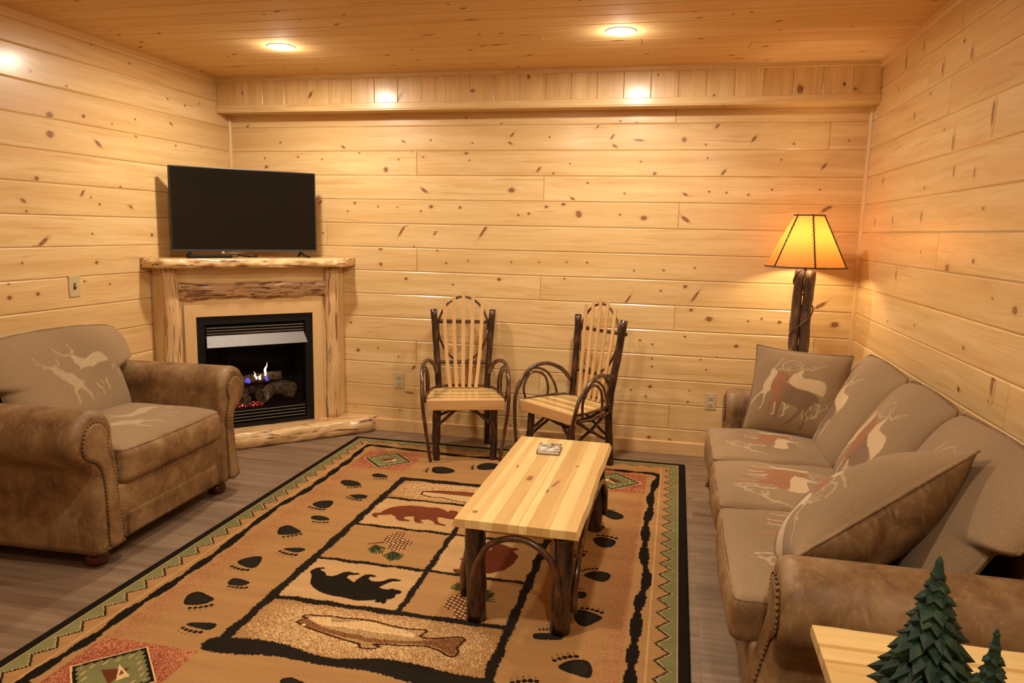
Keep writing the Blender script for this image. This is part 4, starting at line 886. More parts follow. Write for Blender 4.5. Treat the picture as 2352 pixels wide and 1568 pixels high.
def arm(parent, side, s, x0, x1, zh, rh=.112, zs=.08, hofs=.13, bw=.135, flare=0.0):
    """rolled arm; s = inner face distance from the centre line, zh = centre height of the roll"""
    hc = s+hofs
    ctl = [(s+.01, zs), (s+.01, zs+.2), (s+.005, zh-.20), (s+.012, zh-.11), (hc-rh*.96, zh-.02), (hc-rh*.93, zh+.045), (hc-rh*.6, zh+rh*.82), (hc, zh+rh), (hc+rh*.62, zh+rh*.80), (hc+rh*.97, zh+.03), (hc+rh*.92, zh-.05), (hc+rh*.55, zh-.105), (s+bw+.022, zh-.14), (s+bw, zh-.19), (s+bw, zh-.30), (s+bw+.01, zs+.12), (s+bw+.01, zs)]
    ctl = crom(ctl, 5)
    ctl[:, 0] *= side
    def off(d):
        P = ctl.copy(); n = nrm2(P)*(1 if side > 0 else -1); Q = P-n*(-d)*(-1)
        return P - n*d
    # outward normals: test
    c0 = np.array([side*hc, zh]); n_ = nrm2(ctl); k = len(ctl)//2; sg = 1 if n_[k]@(ctl[k]-c0) > 0 else -1
    def ring(x, d): 
        P = ctl-n_*sg*d; P[:, 1] = np.maximum(P[:, 1], zs)
        k_ = np.clip((x-(x1-.30))/.30, 0, 1)**2; f_ = np.clip((zh-.10-P[:, 1])/(zh-.10-zs), 0, 1)
        return np.hstack([(x+flare*k_*f_**1.3)[:, None], P])
    rings = [ring(x0, .0)]+[ring(x, .0) for x in np.linspace(x0+.05, x1-.05, 14)]+[ring(x1-.045, -.001), ring(x1-.028, .002), ring(x1-.014, .009), ring(x1-.004, .020), ring(x1, .032), ring(x1-.003, .042)]
    b = MB(); b.loft(rings); a = b.build('arm', M['leather'], parent)
    # front panel with nail heads round it
    pc = [(s+.040, zs+.035), (s+.042, zs+.16), (s+.046, zh-.22), (s+.060, zh-.13), (hc-rh*.50, zh-.055), (hc-rh*.58, zh+.01), (hc-rh*.36, zh+rh*.46), (hc, zh+rh*.60), (hc+rh*.38, zh+rh*.44), (hc+rh*.58, zh-.01), (hc+rh*.46, zh-.068), (s+bw-.010, zh-.115), (s+bw-.034, zh-.19), (s+bw-.038, zh-.28), (s+bw-.034, zs+.14), (s+bw-.034, zs+.035)]
    pc = crom(pc, 5, True); pc[:, 0] *= side
    n2 = nrm2(pc); k = len(pc)//2; sg2 = 1 if n2[k]@(pc[k]-c0) > 0 else -1
    rr = []
    for x, d in ((x1-.010, 0), (x1+.002, 0), (x1+.009, .006), (x1+.011, .016)): P = pc-n2*sg2*d; rr.append(np.hstack([(x+flare*np.clip((zh-.10-P[:, 1])/(zh-.10-zs), 0, 1)**1.3)[:, None], P]))
    b = MB(); b.loft(rr); p = b.build('arm_panel', M['leather'], a)
    b = MB(); L = 0; nx = 0
    for i in range(len(pc)):
        A, B = pc[i], pc[(i+1) % len(pc)]; d = np.linalg.norm(B-A)
        while nx < L+d: t_ = (nx-L)/d; q = A+(B-A)*t_; b.sphere((x1+.005+flare*max(0, (zh-.10-q[1])/(zh-.10-zs))**1.3, q[0], q[1]), .0062, 7, 4, (.8, 1, 1)); nx += .0175
        L += d
    b.build('nailhead_trim', M['nail'], a)
    return a
def foot(parent, x, y, h=.085, r=.052):
    b = MB(); b.lathe([(r*.55, 0), (r*.85, .004), (r*.98, h*.25), (r, h*.42), (r*.9, h*.6), (r*.72, h*.68), (r*.8, h*.78), (r*.85, h*.99)], 24, (x, y)); b.build('foot', M['footwood'], parent)

def armchair():
    t = thing('armchair', 'brown leather rolled-arm armchair with deer-print cushions beside the fireplace', 'armchair', (-2.275, -2.03, 0), radians(2))
    b = MB(); V, F = rbox((.39, .50, .12), .02, 1, 2); b.add(V+np.array([-.01, 0, .205]), F)
    V, F = rbox((.06, .50, .40), .03, 1, 3); b.add(V+np.array([-.395, 0, .50]), F); b.build('frame', M['leather'], t)
    b = MB(); V, F = rbox((.025, .425, .135), .02, 1, 3, 20); V[:, 0] += .006*np.sin(V[:, 2]*18); b.add(V+np.array([.392, 0, .222]), F)
    V, F = rbox((.012, .36, .055), .010, 1, 2, 20); b.add(V+np.array([.414, .0, .155]), F)
    fr = b.build('front_rail', M['leather'], t)
    b = MB(); [b.sphere((.420, y, .098), .0048, 6, 4) for y in np.arange(-.41, .415, .016)]; b.build('nailhead_trim', M['nail'], fr)
    b = MB(); b.box((-.40, -.47, .075), (.36, .47, .09)); b.build('dust_cover', M['dust'], t)
    arm(t, 1, .400, -.42, .430, .612, rh=.130, hofs=.150, bw=.150, flare=.02); arm(t, -1, .400, -.42, .430, .612, rh=.130, hofs=.150, bw=.150, flare=.02)
    seat_cushion(t, -.30, .445, -.398, .398, .345, .525, [(.20, .05, 1.0, pi/2, 'p')], False, crown=.035)
    back_cushion(t, -.385, .385, .50, .965, -.12, -.30, .115, .14, .14, .735, [(.09, .76, .86, 0, 'p')], topr=.11)
    for x in (.34, -.38):
        for y in (-.475, .475): foot(t, x, y)
    return t
armchair()

def sofa():
    t = thing('sofa', 'three-seat brown leather sofa with deer-print tweed cushions along the right wall', 'sofa', (1.27, -2.01, 0), pi)
    b = MB(); V, F = rbox((.385, 1.11, .12), .02, 1, 2); b.add(V+np.array([-.035, 0, .20]), F)
    V, F = rbox((.055, 1.11, .38), .03, 1, 3); b.add(V+np.array([-.415, 0, .48]), F); b.build('frame', M['leather'], t)
    b = MB(); V, F = rbox((.025, 1.03, .14), .02, 1, 3, 40); V[:, 0] += .006*np.sin(V[:, 2]*18)+.003*np.sin(V[:, 1]*37); b.add(V+np.array([.36, 0, .205]), F)
    b.build('front_rail', M['leather'], t)
    b = MB(); b.box((-.44, -1.08, .07), (.33, 1.08, .085)); b.build('dust_cover', M['dust'], t)
    arm(t, 1, 1.01, -.44, .345, .550, rh=.128, hofs=.145, bw=.15, flare=.085); arm(t, -1, 1.01, -.44, .345, .550, rh=.128, hofs=.145, bw=.15, flare=.085)
    ys = [-1.025, -.40, .235, 1.02]
    mot = [[(.135, -.735, .92, pi/2, 'r'), (.40, -.52, 1.0, pi/2+.6, 'a')], [(.15, -.11, 1.05, pi/2, 'r'), (.40, .17, 1.1, pi/2+.6, 'a')], [(.13, .47, 1.05, pi/2, 'r'), (.39, .90, 1.2, pi/2+.6, 'a')]]
    for i in range(3):
        seat_cushion(t, -.28, .448, ys[i]+.003, ys[i+1]-.003, .325, .475, mot[i], False, crown=.03, r=.036)
    yb = [-1.02, -.375, .24, .985]
    bm = [[(-.84, .69, 1.05, 0, 'd'), (-.47, .86, .8, 0, 'a')], [(-.125, .67, 1.15, 0, 'd'), (.16, .88, .8, 0, 'a')], [(.55, .68, 1.1, 0, 'd')]]
    for i in range(3):
        back_cushion(t, yb[i]+.004, yb[i+1]-.004, .455, .925, -.13, -.39, .135, .10 if i == 0 else 0, .10 if i == 2 else 0, .68, bm[i], topr=.05, sag=.004, ue=9)
    for x in (.30, -.40):
        for y in (-1.08, 1.08): foot(t, x, y)
    return t
sofa()

def throw_pillow(label, cn, e1, e2, w_, h_, th, motifs, seed=0):
    """square pillow; e1, e2 unit edge directions, deer tweed on the e1 x e2 side and leather on the other"""
    e1 = np.array(e1, float); e1 /= np.linalg.norm(e1); e2 = np.array(e2, float); e2 -= e1*(e1@e2); e2 /= np.linalg.norm(e2); e3 = np.cross(e1, e2)
    n = 120; us = np.linspace(-1, 1, n); P2 = []; Vf, Vb = [], []
    for v in us:
        for u in us:
            pin = 1-.07*(1-v*v)*abs(u)**3; pin2 = 1-.07*(1-u*u)*abs(v)**3
            x, y = u*w_/2*pin, v*h_/2*pin2
            t_ = th/2*(max(0, 1-abs(u)**2.3)**.62)*(max(0, 1-abs(v)**2.3)**.62)
            wr = .005*sin(9*u+5*v+seed)*(1-u*u)*(1-v*v)+.006*sin(14*u*v+seed)*abs(u*v)*(1-abs(u))*4*(1-abs(v))
            Vf.append((x, y, t_+wr)); Vb.append((x, y, -t_+wr)); P2.append((x, y))
    V = np.array(Vf+Vb); N = n*n; F = []; mi = []
    for i in range(n-1):
        for j in range(n-1):
            a = i*n+j; F.append((a, a+1, a+n+1, a+n)); mi.append(0); F.append((N+a, N+a+n, N+a+n+1, N+a+1)); mi.append(1)
    for k in range(n-1):
        for (a, b_) in ((k, k+1), ((n-1)*n+k, (n-1)*n+k+1), (k*n, k*n+n), (k*n+n-1, k*n+2*n-1)): F.append((a, b_, N+b_, N+a)); mi.append(1)
    t = bpy.data.objects.new('throw_pillow', None); COL.objects.link(t); tag(t, label, 'pillow', 'deer throw pillows on the sofa')
    t.matrix_world = Matrix(((e1[0], e2[0], e3[0], cn[0]), (e1[1], e2[1], e3[1], cn[1]), (e1[2], e2[2], e3[2], cn[2]), (0, 0, 0, 1)))
    b = MB(); b.add(V, F); b.m = mi
    b.build('pillow_body', [M['fabric'], M['leather']], t, col=np.tile(fabcol(np.array(P2), motifs), (2, 1)))
    o = [Vf[j] for j in range(0, n, 2)]+[Vf[i*n+n-1] for i in range(1, n, 2)]+[Vf[(n-1)*n+j] for j in range(n-1, -1, -2)]+[Vf[i*n] for i in range(n-1, -1, -2)]
    b = MB(); b.tube([(p[0]*1.004, p[1]*1.004, 0) for p in o], .0045, 6); b.build('piping', M['leather'], t)
    return t
throw_pillow('square deer-print throw pillow propped against the far sofa arm', (1.275, -1.06, .712), (.44, -.17, -.01), (.15, .10, .43), .50, .48, .16, [(-.015, .0, 1.0, 0, 'd'), (.17, -.17, .7, .6, 'a')], 1)
throw_pillow('large deer-print throw pillow with leather back tipped over the near sofa arm', (1.245, -2.690, .638), (.566, .25, .316), (-.15, .34, -.31), .66, .50, .31, [(-.12, .02, 1.1, pi, 'd'), (.2, .1, .9, pi, 'a')], 3)
# ------------------------------------------------------------------ area rug, tufted: colour per tuft
RW, RL, RT = 2.39, 3.42, 0.012
RUGX, RUGY = -1.6568, -0.2595
BLK = np.array([0.013, 0.0095, 0.0065]); TAN = np.array([0.385, 0.205, 0.075]); TAN2 = np.array([0.48, 0.29, 0.125]); GRN = np.array([0.185, 0.175, 0.068]); RED = np.array([0.26, 0.052, 0.03])
BRN = np.array([0.165, 0.042, 0.016]); CRM = np.array([0.70, 0.47, 0.22]); BSH = np.array([0.36, 0.155, 0.068])
def rug():
    st = .0036; nx, ny = int(RW/st), int(RL/st)
    xs = np.linspace(0, RW, nx+1); ys = np.linspace(0, -RL, ny+1)
    X, Y = np.meshgrid(xs, ys); P = np.stack([X.ravel(), Y.ravel()], 1); n = len(P)
    x, y = P[:, 0], P[:, 1]; rnd = rng.random(n)
    jg = np.repeat(np.repeat(rng.random(((ny+4)//2, (nx+4)//2)), 2, 0), 2, 1)[:ny+1, :nx+1].ravel()
    low = .5+.5*np.sin(x*2.3+1)*np.sin(y*1.9+.6)
    C = TAN*(1+0*x[:, None]); C = C*(1-.10*low[:, None])+TAN2*.10*low[:, None]
    # distance to the edge, symmetric
    dx = np.minimum(x, RW-x); dy = np.minimum(-y, RL+y)
    d = np.minimum(dx, dy)
    # brown band trace; mirrored to the sides the photograph crops
    tr = np.array(DATA['band']); i_c = 17; 
    tr = [p for p in tr if p[1] > -3.15]
    sideR = [p for p in tr if p[0] > 2.05][::1]
    # a speckled blush inside the band, stronger down the sides
    def blush(dist, wdt, st_):
        a = np.clip(1-dist/wdt, 0, 1)*st_; m_ = (rnd < a) & (dist > 0); C[m_] = BSH*(.8+.5*jg[m_, None])
    bandx = .245; blush(dx-bandx, .17, .75*np.ones(n)*(dy > .25)); 
    # red corner blocks with green diamonds
    for cx, cy in ((.440, -.468), (RW-.440, -.468), (.440, -RL+.468), (RW-.440, -RL+.468)):
        sx = 1 if cx < 1 else -1; sy = 1 if cy > -1 else -1
        m_ = (abs(x-cx) < .192+.02*(rnd-.5)) & (abs(y-cy) < .192)
        tip = (sx*(x-cx) > .10) & (sy*(cy-y) < -.10)
        C[m_] = RED*(.75+.6*jg[m_, None])
        sp = m_ & (rnd < .22+.5*np.clip((abs(x-cx)+abs(y-cy)-.1)/.3, 0, 1)); C[sp] = BSH*1.35
        di = abs(x-cx)+abs(y-cy)
        C[di < .176] = CRM; C[di < .166] = GRN
        q = np.floor((x-cx)/.021)*.021-np.floor((y-cy)/.021)*.021
        step = np.abs(((x-cx)*8/.17) % 1-.5)*.03
        C[(di < .166) & (di > .150-step+.006)] = BLK
        C[inpoly(P, [(cx-sx*.055, cy-sy*.01), (cx+sx*.03, cy+sy*.055), (cx+sx*.035, cy-sy*.045)])] = BRN*.8
        C[inpoly(P, [(cx-sx*.02, cy-sy*.055), (cx+sx*.065, cy-sy*.005), (cx+sx*.04, cy+sy*.03)])] = CRM
        C[inpoly(P, [(cx+sx*.012, cy-sy*.028), (cx+sx*.036, cy-sy*.012), (cx+sx*.028, cy+sy*.002)])] = BRN
        C[(abs(di-.12) < .012) & (np.abs(((x-cx)*6/.17) % 1-.5) < .12)] = CRM*.7
    # wavy band
    JJ = (jg-.5)*.007
    bw = .020
    L1 = [(p[0], p[1]) for p in tr]
    xl = [p for p in L1 if p[0] < .45 and p[1] < -.25]; xl_y = [p[1] for p in xl]; 
    def wob(t_, s_): return .014*np.sin(t_*6.1+s_)+.010*np.sin(t_*13.7+s_*2.3)+.005*np.sin(t_*29+s_)
    JB_ = JJ*.35
    def line(pts, w0=.02, wv=.008, s_=0, col=BLK):
        pts = np.array(pts); 
        for i in range(len(pts)-1):
            w_ = w0+wv*sin(i*1.3+s_); stroke(C, P, pts[i:i+2], w_, col, w_, JB_)
    L = crom(L1, 4); line(L, .0185, .007)
    yb_ = -RL+.235
    a, b_ = L1[0], L1[-1]
    tt = np.linspace(0, 1, 40); 
    bot = [(a[0], a[1])]+[(.22+.05*t_, a[1]+(yb_+.04-a[1])*t_) for t_ in (.4, .8)]+[(.27+(RW-.54)*t_, yb_+float(wob(t_*2.2, 2))*.7) for t_ in tt]+[(RW-.25, b_[1]+(yb_+.05-b_[1])*t_) for t_ in (.7, .3)]+[(b_[0], b_[1])]
    line(crom(bot, 3), .018, .007, 1)
    # outer border
    per = .117
    for ax_, dd, al in ((0, dx, y), (1, dy, x)):
        own = (dd <= (dy if ax_ == 0 else dx)+1e-9) & (dd < .145)
        tri = np.abs(((al/per) % 1)-.5)*2
        tri = np.round(tri*7)/7
        bound = .078+.050*(1-tri)
        g = own & (dd < bound); C[g] = GRN*(.85+.35*low[g, None])
        C[own & (abs(dd-bound) < .0062)] = BLK*1.2
        C[own & (dd < bound-.005) & (dd > bound-.0105) & (rnd < .8)] = CRM*.75
        C[own & (abs(dd-.155) < .0015) & (rnd < .7)] = TAN2*1.1
    C[(d < .0485)] = CRM*.8; C[(d < .0445)] = BLK
    m_ = (abs(dx-.158) < .003) & (dy > .16); C[m_] = TAN2*1.12
    # centre panel
    fx0, fx1, fy0, fy1, mx = .675, 1.700, -.790, -2.690, 1.225
    hs = [-1.122, -1.522, -1.938, -2.322]
    inn = (x > fx0) & (x < fx1) & (y < fy0) & (y > fy1)
    for (a0, a1, b0, b1) in ((fx0, fx1, -1.122, fy0), (fx0, fx1, fy1, -2.322)):
        m_ = (x > a0) & (x < a1) & (y > b0) & (y < b1)
        v = rng.random(n); cx_, cy_ = (a0+a1)/2, (b0+b1)/2
        e = np.clip(1.15-(((x-cx_)/.50)**4+((y-cy_)/.17)**4), 0, 1)
        C[m_] = np.where((v[m_, None] < .32), np.array([.30, .15, .06]), np.where(v[m_, None] < .32+.45*e[m_, None], CRM, TAN*1.02))
    for (a0, a1, b0, b1) in ((fx0, mx, -1.522, -1.122), (mx, fx1, -1.938, -1.522), (fx0, mx, -2.322, -1.938)):
        m_ = (x > a0) & (x < a1) & (y > b0) & (y < b1); C[m_] = TAN2*1.08
    F_ = DATA
    def pat(key, col, spk=None):
        m_ = inpoly(P, F_[key]); C[m_] = col*(.88+.24*jg[m_, None])
        if spk is not None: q = m_ & (rnd < .25); C[q] = spk
    # hidden or cropped copies follow the same designs
    pat('bear_red', BRN); pat('bear_black', BLK, BLK*1.6); pat('bear2', BRN*.85)
    for key in ('cone1a', 'cone1b', 'cone2'):
        poly = np.array(F_[key]); m_ = inpoly(P, poly); C[m_] = BRN*.75
        c_ = poly.mean(0); a_ = .6 if key != 'cone2' else -.5
        U_ = (P-c_)@np.array([cos(a_), sin(a_)]); V_ = (P-c_)@np.array([-sin(a_), cos(a_)])
        row = np.floor(V_/.020); uu = (U_+row*.010) % .021; vv = V_ % .020
        C[m_ & (np.abs(uu-.0105) < .0062) & (np.abs(vv-.010) < .0058)] = CRM*.95
    for key, cn in (('needles1', 0), ('needles2', 0), ('needles3', 0), ('needles4', 0)):
        pl = np.array(F_[key]); o_ = pl[cn]
        for i in range(1, len(pl)):
            for q in (0, .5):
                e = pl[i] if i == len(pl)-1 else pl[i]*(1-q)+pl[i+1]*q
                stroke(C, P, [o_, e], .0042, (GRN*.16 if (i+int(q*2)) % 2 else GRN*.38)*np.array([.75, 1, .85]), .0028)
    stroke(C, P, F_['twig'], .005, BRN, .008)
    for k_, e_ in (('trout1', 1), ('trout2', 2)):
        pl = np.array(F_[k_]); m_ = inpoly(P, pl); 
        C[m_] = np.where(rnd[m_, None] < .5, CRM*.72, TAN*.75)
        if e_ == 2:
            C[m_] = CRM*.8; yy = y-np.interp(x, [pl[:, 0].min(), pl[:, 0].max()], [pl[0, 1]+.0, pl[0, 1]+.0]); C[m_ & (y > pl[:, 1].mean()+.012)] = BRN*1.3
        stroke(C, P, np.vstack([pl, pl[:1]]), .0050, BRN*.35, .0050, JJ*.3)
    m_ = inpoly(P, F_['trout1_back']); C[m_] = np.where(rnd[m_, None] < .4, np.array([.30, .14, .05]), np.array([.15, .055, .02]))
    m_ = inpoly(P, F_['trout1_belly']); C[m_] = np.where(rnd[m_, None] < .25, TAN2, CRM*1.02)
    e_ = F_['trout1'][0]; C[((x-e_[0]-.035)**2+(y-e_[1]+.06)**2) < .008**2] = CRM*1.2
    # panel frame
    def fl(pts, w_, s_=0):
        pts = np.array(pts, float); m2 = [pts[0]]; k = max(2, int(np.linalg.norm(pts[1]-pts[0])/.05)); dv = (pts[1]-pts[0]); nv = np.array([-dv[1], dv[0]])/np.linalg.norm(dv)
        q = [pts[0]+dv*i/k+nv*(.0035*sin(i*1.9+s_)+.002*sin(i*4.1)) for i in range(k+1)]
        for i in range(k): ww = w_*(1+.14*sin(i*1.1+s_)); stroke(C, P, q[i:i+2], ww, BLK*1.35, ww, JJ)
    fl([(fx0, fy0), (fx0, fy1)], .021, 1); fl([(fx1, fy0), (fx1, fy1)], .019, 2); fl([(fx0, fy0), (fx1, fy0)], .026, 3)
    k = 40; xx = np.linspace(fx0-.01, fx1+.005, k)
    for i in range(k-1):
        ww = .037+.014*sin(xx[i]*9+1.2)*1.0; yc = fy1+.012*sin(xx[i]*14+2)
        stroke(C, P, [(xx[i], yc), (xx[i+1], yc)], ww, BLK*1.35, ww, JJ)
    for h_ in hs: fl([(fx0, h_), (fx1, h_)], .0125 if h_ not in (-2.322,) else .017, h_)
    fl([(mx-.012, hs[0]), (mx+.012, hs[3])], .0145, 5)
    # bear tracks
    for pad, (t0, t1) in F_['paws']:
        pad = np.array(pad); c_ = pad.mean(0); sm = crom(pad, 4, True)
        m_ = inpoly(P, sm); C[m_] = BLK*1.3; 
        inner = inpoly(P, c_+(sm-c_)*.72); C[inner] = np.array([.022, .018, .012])
        t0 = np.array(t0); t1 = np.array(t1); dv = t1-t0; ln = np.linalg.norm(dv); nv = np.array([-dv[1], dv[0]])/ln
        if nv@((t0+t1)/2-c_) < 0: nv = -nv
        r_ = ln/5*.36
        for i in range(5):
            q = t0+dv*(i+.5)/5+nv*(.06*ln*(1-((i-2)/2)**2)+r_*.45)
            dd_ = (P-q); a_ = np.hypot(dd_@(dv/ln)/1.15, dd_@nv/1.25); C[a_ < r_*(1.15-.06*abs(i-3))] = BLK
            q2 = q+nv*r_*2.9; dd_ = (P-q2); a_ = np.hypot(dd_@(dv/ln), dd_@nv/1.4); C[a_ < r_*.38] = BLK
    Z = RT+.0009*(rng.random(n)-.5)
    Z = np.where(d < .004, RT*.45, Z)
    V = np.stack([x, y, Z], 1)
    ii = np.arange(ny)[:, None]*(nx+1)+np.arange(nx)[None, :]; ii = ii.ravel()
    F = np.stack([ii, ii+nx+1, ii+nx+2, ii+1], 1)
    # skirt down to the floor
    ring = np.concatenate([np.arange(nx), np.arange(ny)*(nx+1)+nx, ny*(nx+1)+np.arange(nx, 0, -1), np.arange(ny, 0, -1)*(nx+1)])
    Vs = V[ring].copy(); Vs[:, 2] = .0002; V = np.vstack([V, Vs]); C = np.vstack([C, np.tile(BLK, (len(ring), 1))])
    m = len(ring); a = np.arange(m); F2 = np.stack([ring[a], ring[(a+1) % m], n+(a+1) % m, n+a], 1)
    F = np.vstack([F, F2])
    me = bpy.data.meshes.new('area_rug'); me.vertices.add(len(V)); me.vertices.foreach_set('co', V.astype('f').ravel())
    me.loops.add(len(F)*4); me.loops.foreach_set('vertex_index', F.astype('i').ravel())
    me.polygons.add(len(F)); me.polygons.foreach_set('loop_start', np.arange(len(F), dtype='i')*4)
    me.update(calc_edges=True); me.materials.append(M['rug'])
    at = me.attributes.new('col', 'FLOAT_COLOR', 'POINT'); c4 = np.ones((len(V), 4), 'f'); c4[:, :3] = C; at.data.foreach_set('color', c4.ravel())
    me.validate(); o = bpy.data.objects.new('area_rug', me); COL.objects.link(o); o.location = (RUGX, RUGY, 0)
    tag(o, 'large lodge rug with bears, trout, pine cones and bear tracks on the floor', 'rug')
rug()

# ------------------------------------------------------------------ hickory twig armchairs; local -y is the front
def bent(pts, k=6): return crom(pts, k)
def twig_chair(loc, rz, label, seed, zb=(0.0, 0.0), variant=0):
    random.seed(seed)
    t = thing('twig_armchair', label, 'chair', loc, rz, 'hickory twig armchairs')
    zr = RT+.001
    def part(nm, path, rad, m_='bark', wob=.035, seg=12):
        b = MB(); b.tube(path, rad, seg, wob=wob); return b.build(nm, M[m_], t)
    for s in (-1, 1):
        zf = zr; 
        part('leg', bent([(s*.190, -.235, zf), (s*.198, -.215, .15), (s*.195, -.205, .30), (s*.200, -.195, .415)]), [.024+.0015*sin(i*1.3+s) for i in range(19)])
        br = (.026 if (variant == 1 and s == 1) else .0235)
        part('back_post', bent([(s*.185, .175, zb[0 if s < 0 else 1]), (s*.178, .155, .30), (s*.176, .160, .47), (s*.192, .195, .72), (s*.212, .225, .985)]), [br+.001*sin(i*1.7+s) for i in range(25)])
    for z, y in ((.605, .186), (.895, .226)):
        e = .035 if (variant == 1 and z > .7) else 0
        part('back_rail', [(x, y, z) for x in np.linspace(-.20, .20+e, 8)], .0130)
    hoop = []
    for a in np.linspace(0, 2*pi, 41): hoop.append((.180*cos(a)*(1-.12*(sin(a) < 0)*abs(sin(a))), .214+.022*sin(a), .842+.232*sin(a)))
    b = MB(); b.tube(hoop, .0085, 8, wob=.1); b.build('back_hoop', M['twig'], t)
    for i in range(5):
        u = i-2; xb, xt = u*.046, u*.068; zt = 1.095-.011*u*u
        P = [(xb+(xt-xb)*q**1.0+.010*u*sin(pi*q)*.5, .138+(.222-.138)*q+.010*sin(pi*q), .430+(zt-.430)*q) for q in np.linspace(0, 1, 9)]
        rings = [np.array([(p[0]-.0125, p[1]-.004, p[2]), (p[0]+.0125, p[1]-.004, p[2]), (p[0]+.0125, p[1]+.005, p[2]), (p[0]-.0125, p[1]+.005, p[2])]) for p in P]
        # rounded tip
        p = P[-1]; rings.append(np.array([(p[0]-.010, p[1]-.004, p[2]+.010), (p[0]+.010, p[1]-.004, p[2]+.010), (p[0]+.010, p[1]+.005, p[2]+.010), (p[0]-.010, p[1]+.005, p[2]+.010)]))
        b = MB(); r_ = random.random()*20; b.loft(rings, gc=[(v[2]+r_, v[0]-p[0]+r_, v[1]) for rg_ in rings for v in rg_], smooth=False); b.t = [random.random()]*len(b.t)
        b.build('back_slat', M['slat_wood'], t)
    # seat of long bent strips, thick front rail, bark rim
    b = MB(); n = 8; y0 = -.235; R2 = random.Random(seed+3)
    def sx(y): q = (y+.235)/.41; return .262-.075*q**1.6-(.03*max(0, (q-.85)/.15)**2)
    for k in range(n):
        ya, yb2 = y0+.40*k/n, y0+.40*(k+1)/n-.003
        top = []; m_ = 14
        for q in np.linspace(-1, 1, m_): top.append((q*sx(ya+.02), ya+.012*(1-q*q)*0))
        V = []; G = []; r_ = R2.random()*30
        for q in np.linspace(-1, 1, m_):
            cz = .428-.012*(1-q*q)*sin(pi*(k+.5)/n)
            for (yy, dz_) in ((ya, 0), (yb2, 0), (yb2, -.014), (ya, -.014)):
                c_ = .050*(1-q*q)*(k+ (1 if yy == yb2 else 0))/n - .012*q*q
                V.append((q*sx(yy), yy+c_, cz+dz_)); G.append((q*.3+r_, yy*1.0+r_, dz_))
        F = []
        for i in range(m_-1):
            for j in range(4): F.append((i*4+j, (i+1)*4+j, (i+1)*4+(j+1) % 4, i*4+(j+1) % 4))
        F += [(0, 1, 2, 3), ((m_-1)*4, (m_-1)*4+1, (m_-1)*4+2, (m_-1)*4+3)]
        b.add(V, F, G, 0, [.1, 1.0, .2, 1.0, .05, .8, .25, .95][k], 0, False)
    b.build('seat', M['hickory'], t)
    b = MB(); b.box((-.262, -.258, .358), (.262, -.228, .432), 'x', tone=.75, bev=.006); fr_ = b.build('seat_rail', M['slat_wood'], t)
    rim = bent([(-.262, -.225, .425), (-.262, -.08, .428), (-.235, .06, .432), (-.17, .155, .436), (0, .190, .438), (.17, .155, .436), (.235, .06, .432), (.262, -.08, .428), (.262, -.225, .425)])
    b = MB(); b.tube(rim, .0085, 8, wob=.1); b.tube([(p[0]*.97, p[1]*.97, p[2]-.05) for p in rim], .011, 8, wob=.1); b.build('seat_rim', M['twig'], t)
    for s in (-1, 1):
        a_ = bent([(s*.185, .150, .53), (s*.215, .07, .620), (s*.262, -.03, .655), (s*.287, -.14, .625), (s*.290, -.235, .53), (s*.284, -.275, .40), (s*.262, -.285, .22), (s*.232, -.275, zr+.002)])
        part('arm', a_, [.0150-.004*i/len(a_) for i in range(len(a_))], 'twig', .06)
        l_ = bent([(s*.270, -.185, .40), (s*.283, -.200, .50), (s*.284, -.155, .585), (s*.275, -.09, .60), (s*.262, -.025, .56), (s*.258, .0, .47), (s*.262, -.02, .38)])
        part('arm_loop', l_, .0085, 'twig', .06)
        l2 = bent([(s*.250, .085, .40), (s*.245, .05, .50), (s*.258, -.01, .59), (s*.277, -.10, .628), (s*.284, -.17, .60), (s*.283, -.245, .50)])
        part('arm_brace', l2, .0085, 'twig', .06)
        b = MB(); b.tube(bent([(s*.192, -.20, .20), (s*.197, -.02, .29), (s*.185, .14, .39)]), .0105, 8, wob=.1); b.tube(bent([(s*.184, .155, .18), (s*.205, -.02, .27), (s*.192, -.20, .38)]), .0105, 8, wob=.1)
        b.build('side_brace', M['bark'], t)
    b = MB(); b.tube(bent([(-.185, -.20, .24), (-.10, -.19, .315), (-.012, -.195, .385)]), .0105, 8, wob=.1); b.tube(bent([(.185, -.20, .24), (.10, -.19, .315), (.012, -.195, .385)]), .0105, 8, wob=.1); b.build('front_brace', M['bark'], t)
    b = MB(); b.tube(bent([(-.178, .15, .22), (0, .15, .30), (.16, .14, .40)]), .010, 8, wob=.1); b.tube(bent([(.178, .16, .20), (0, .165, .29), (-.16, .15, .40)]), .010, 8, wob=.1); b.build('rear_brace', M['bark'], t)
    return t
twig_chair((-.80, -.355, 0), radians(19), 'dark hickory twig armchair on the left, nearer the fireplace, facing the room', 5)
twig_chair((-.015, -.43, 0), radians(-38), 'dark hickory twig armchair on the right, turned towards the left, behind the coffee table', 9, (0.0, RT+.001), 1)

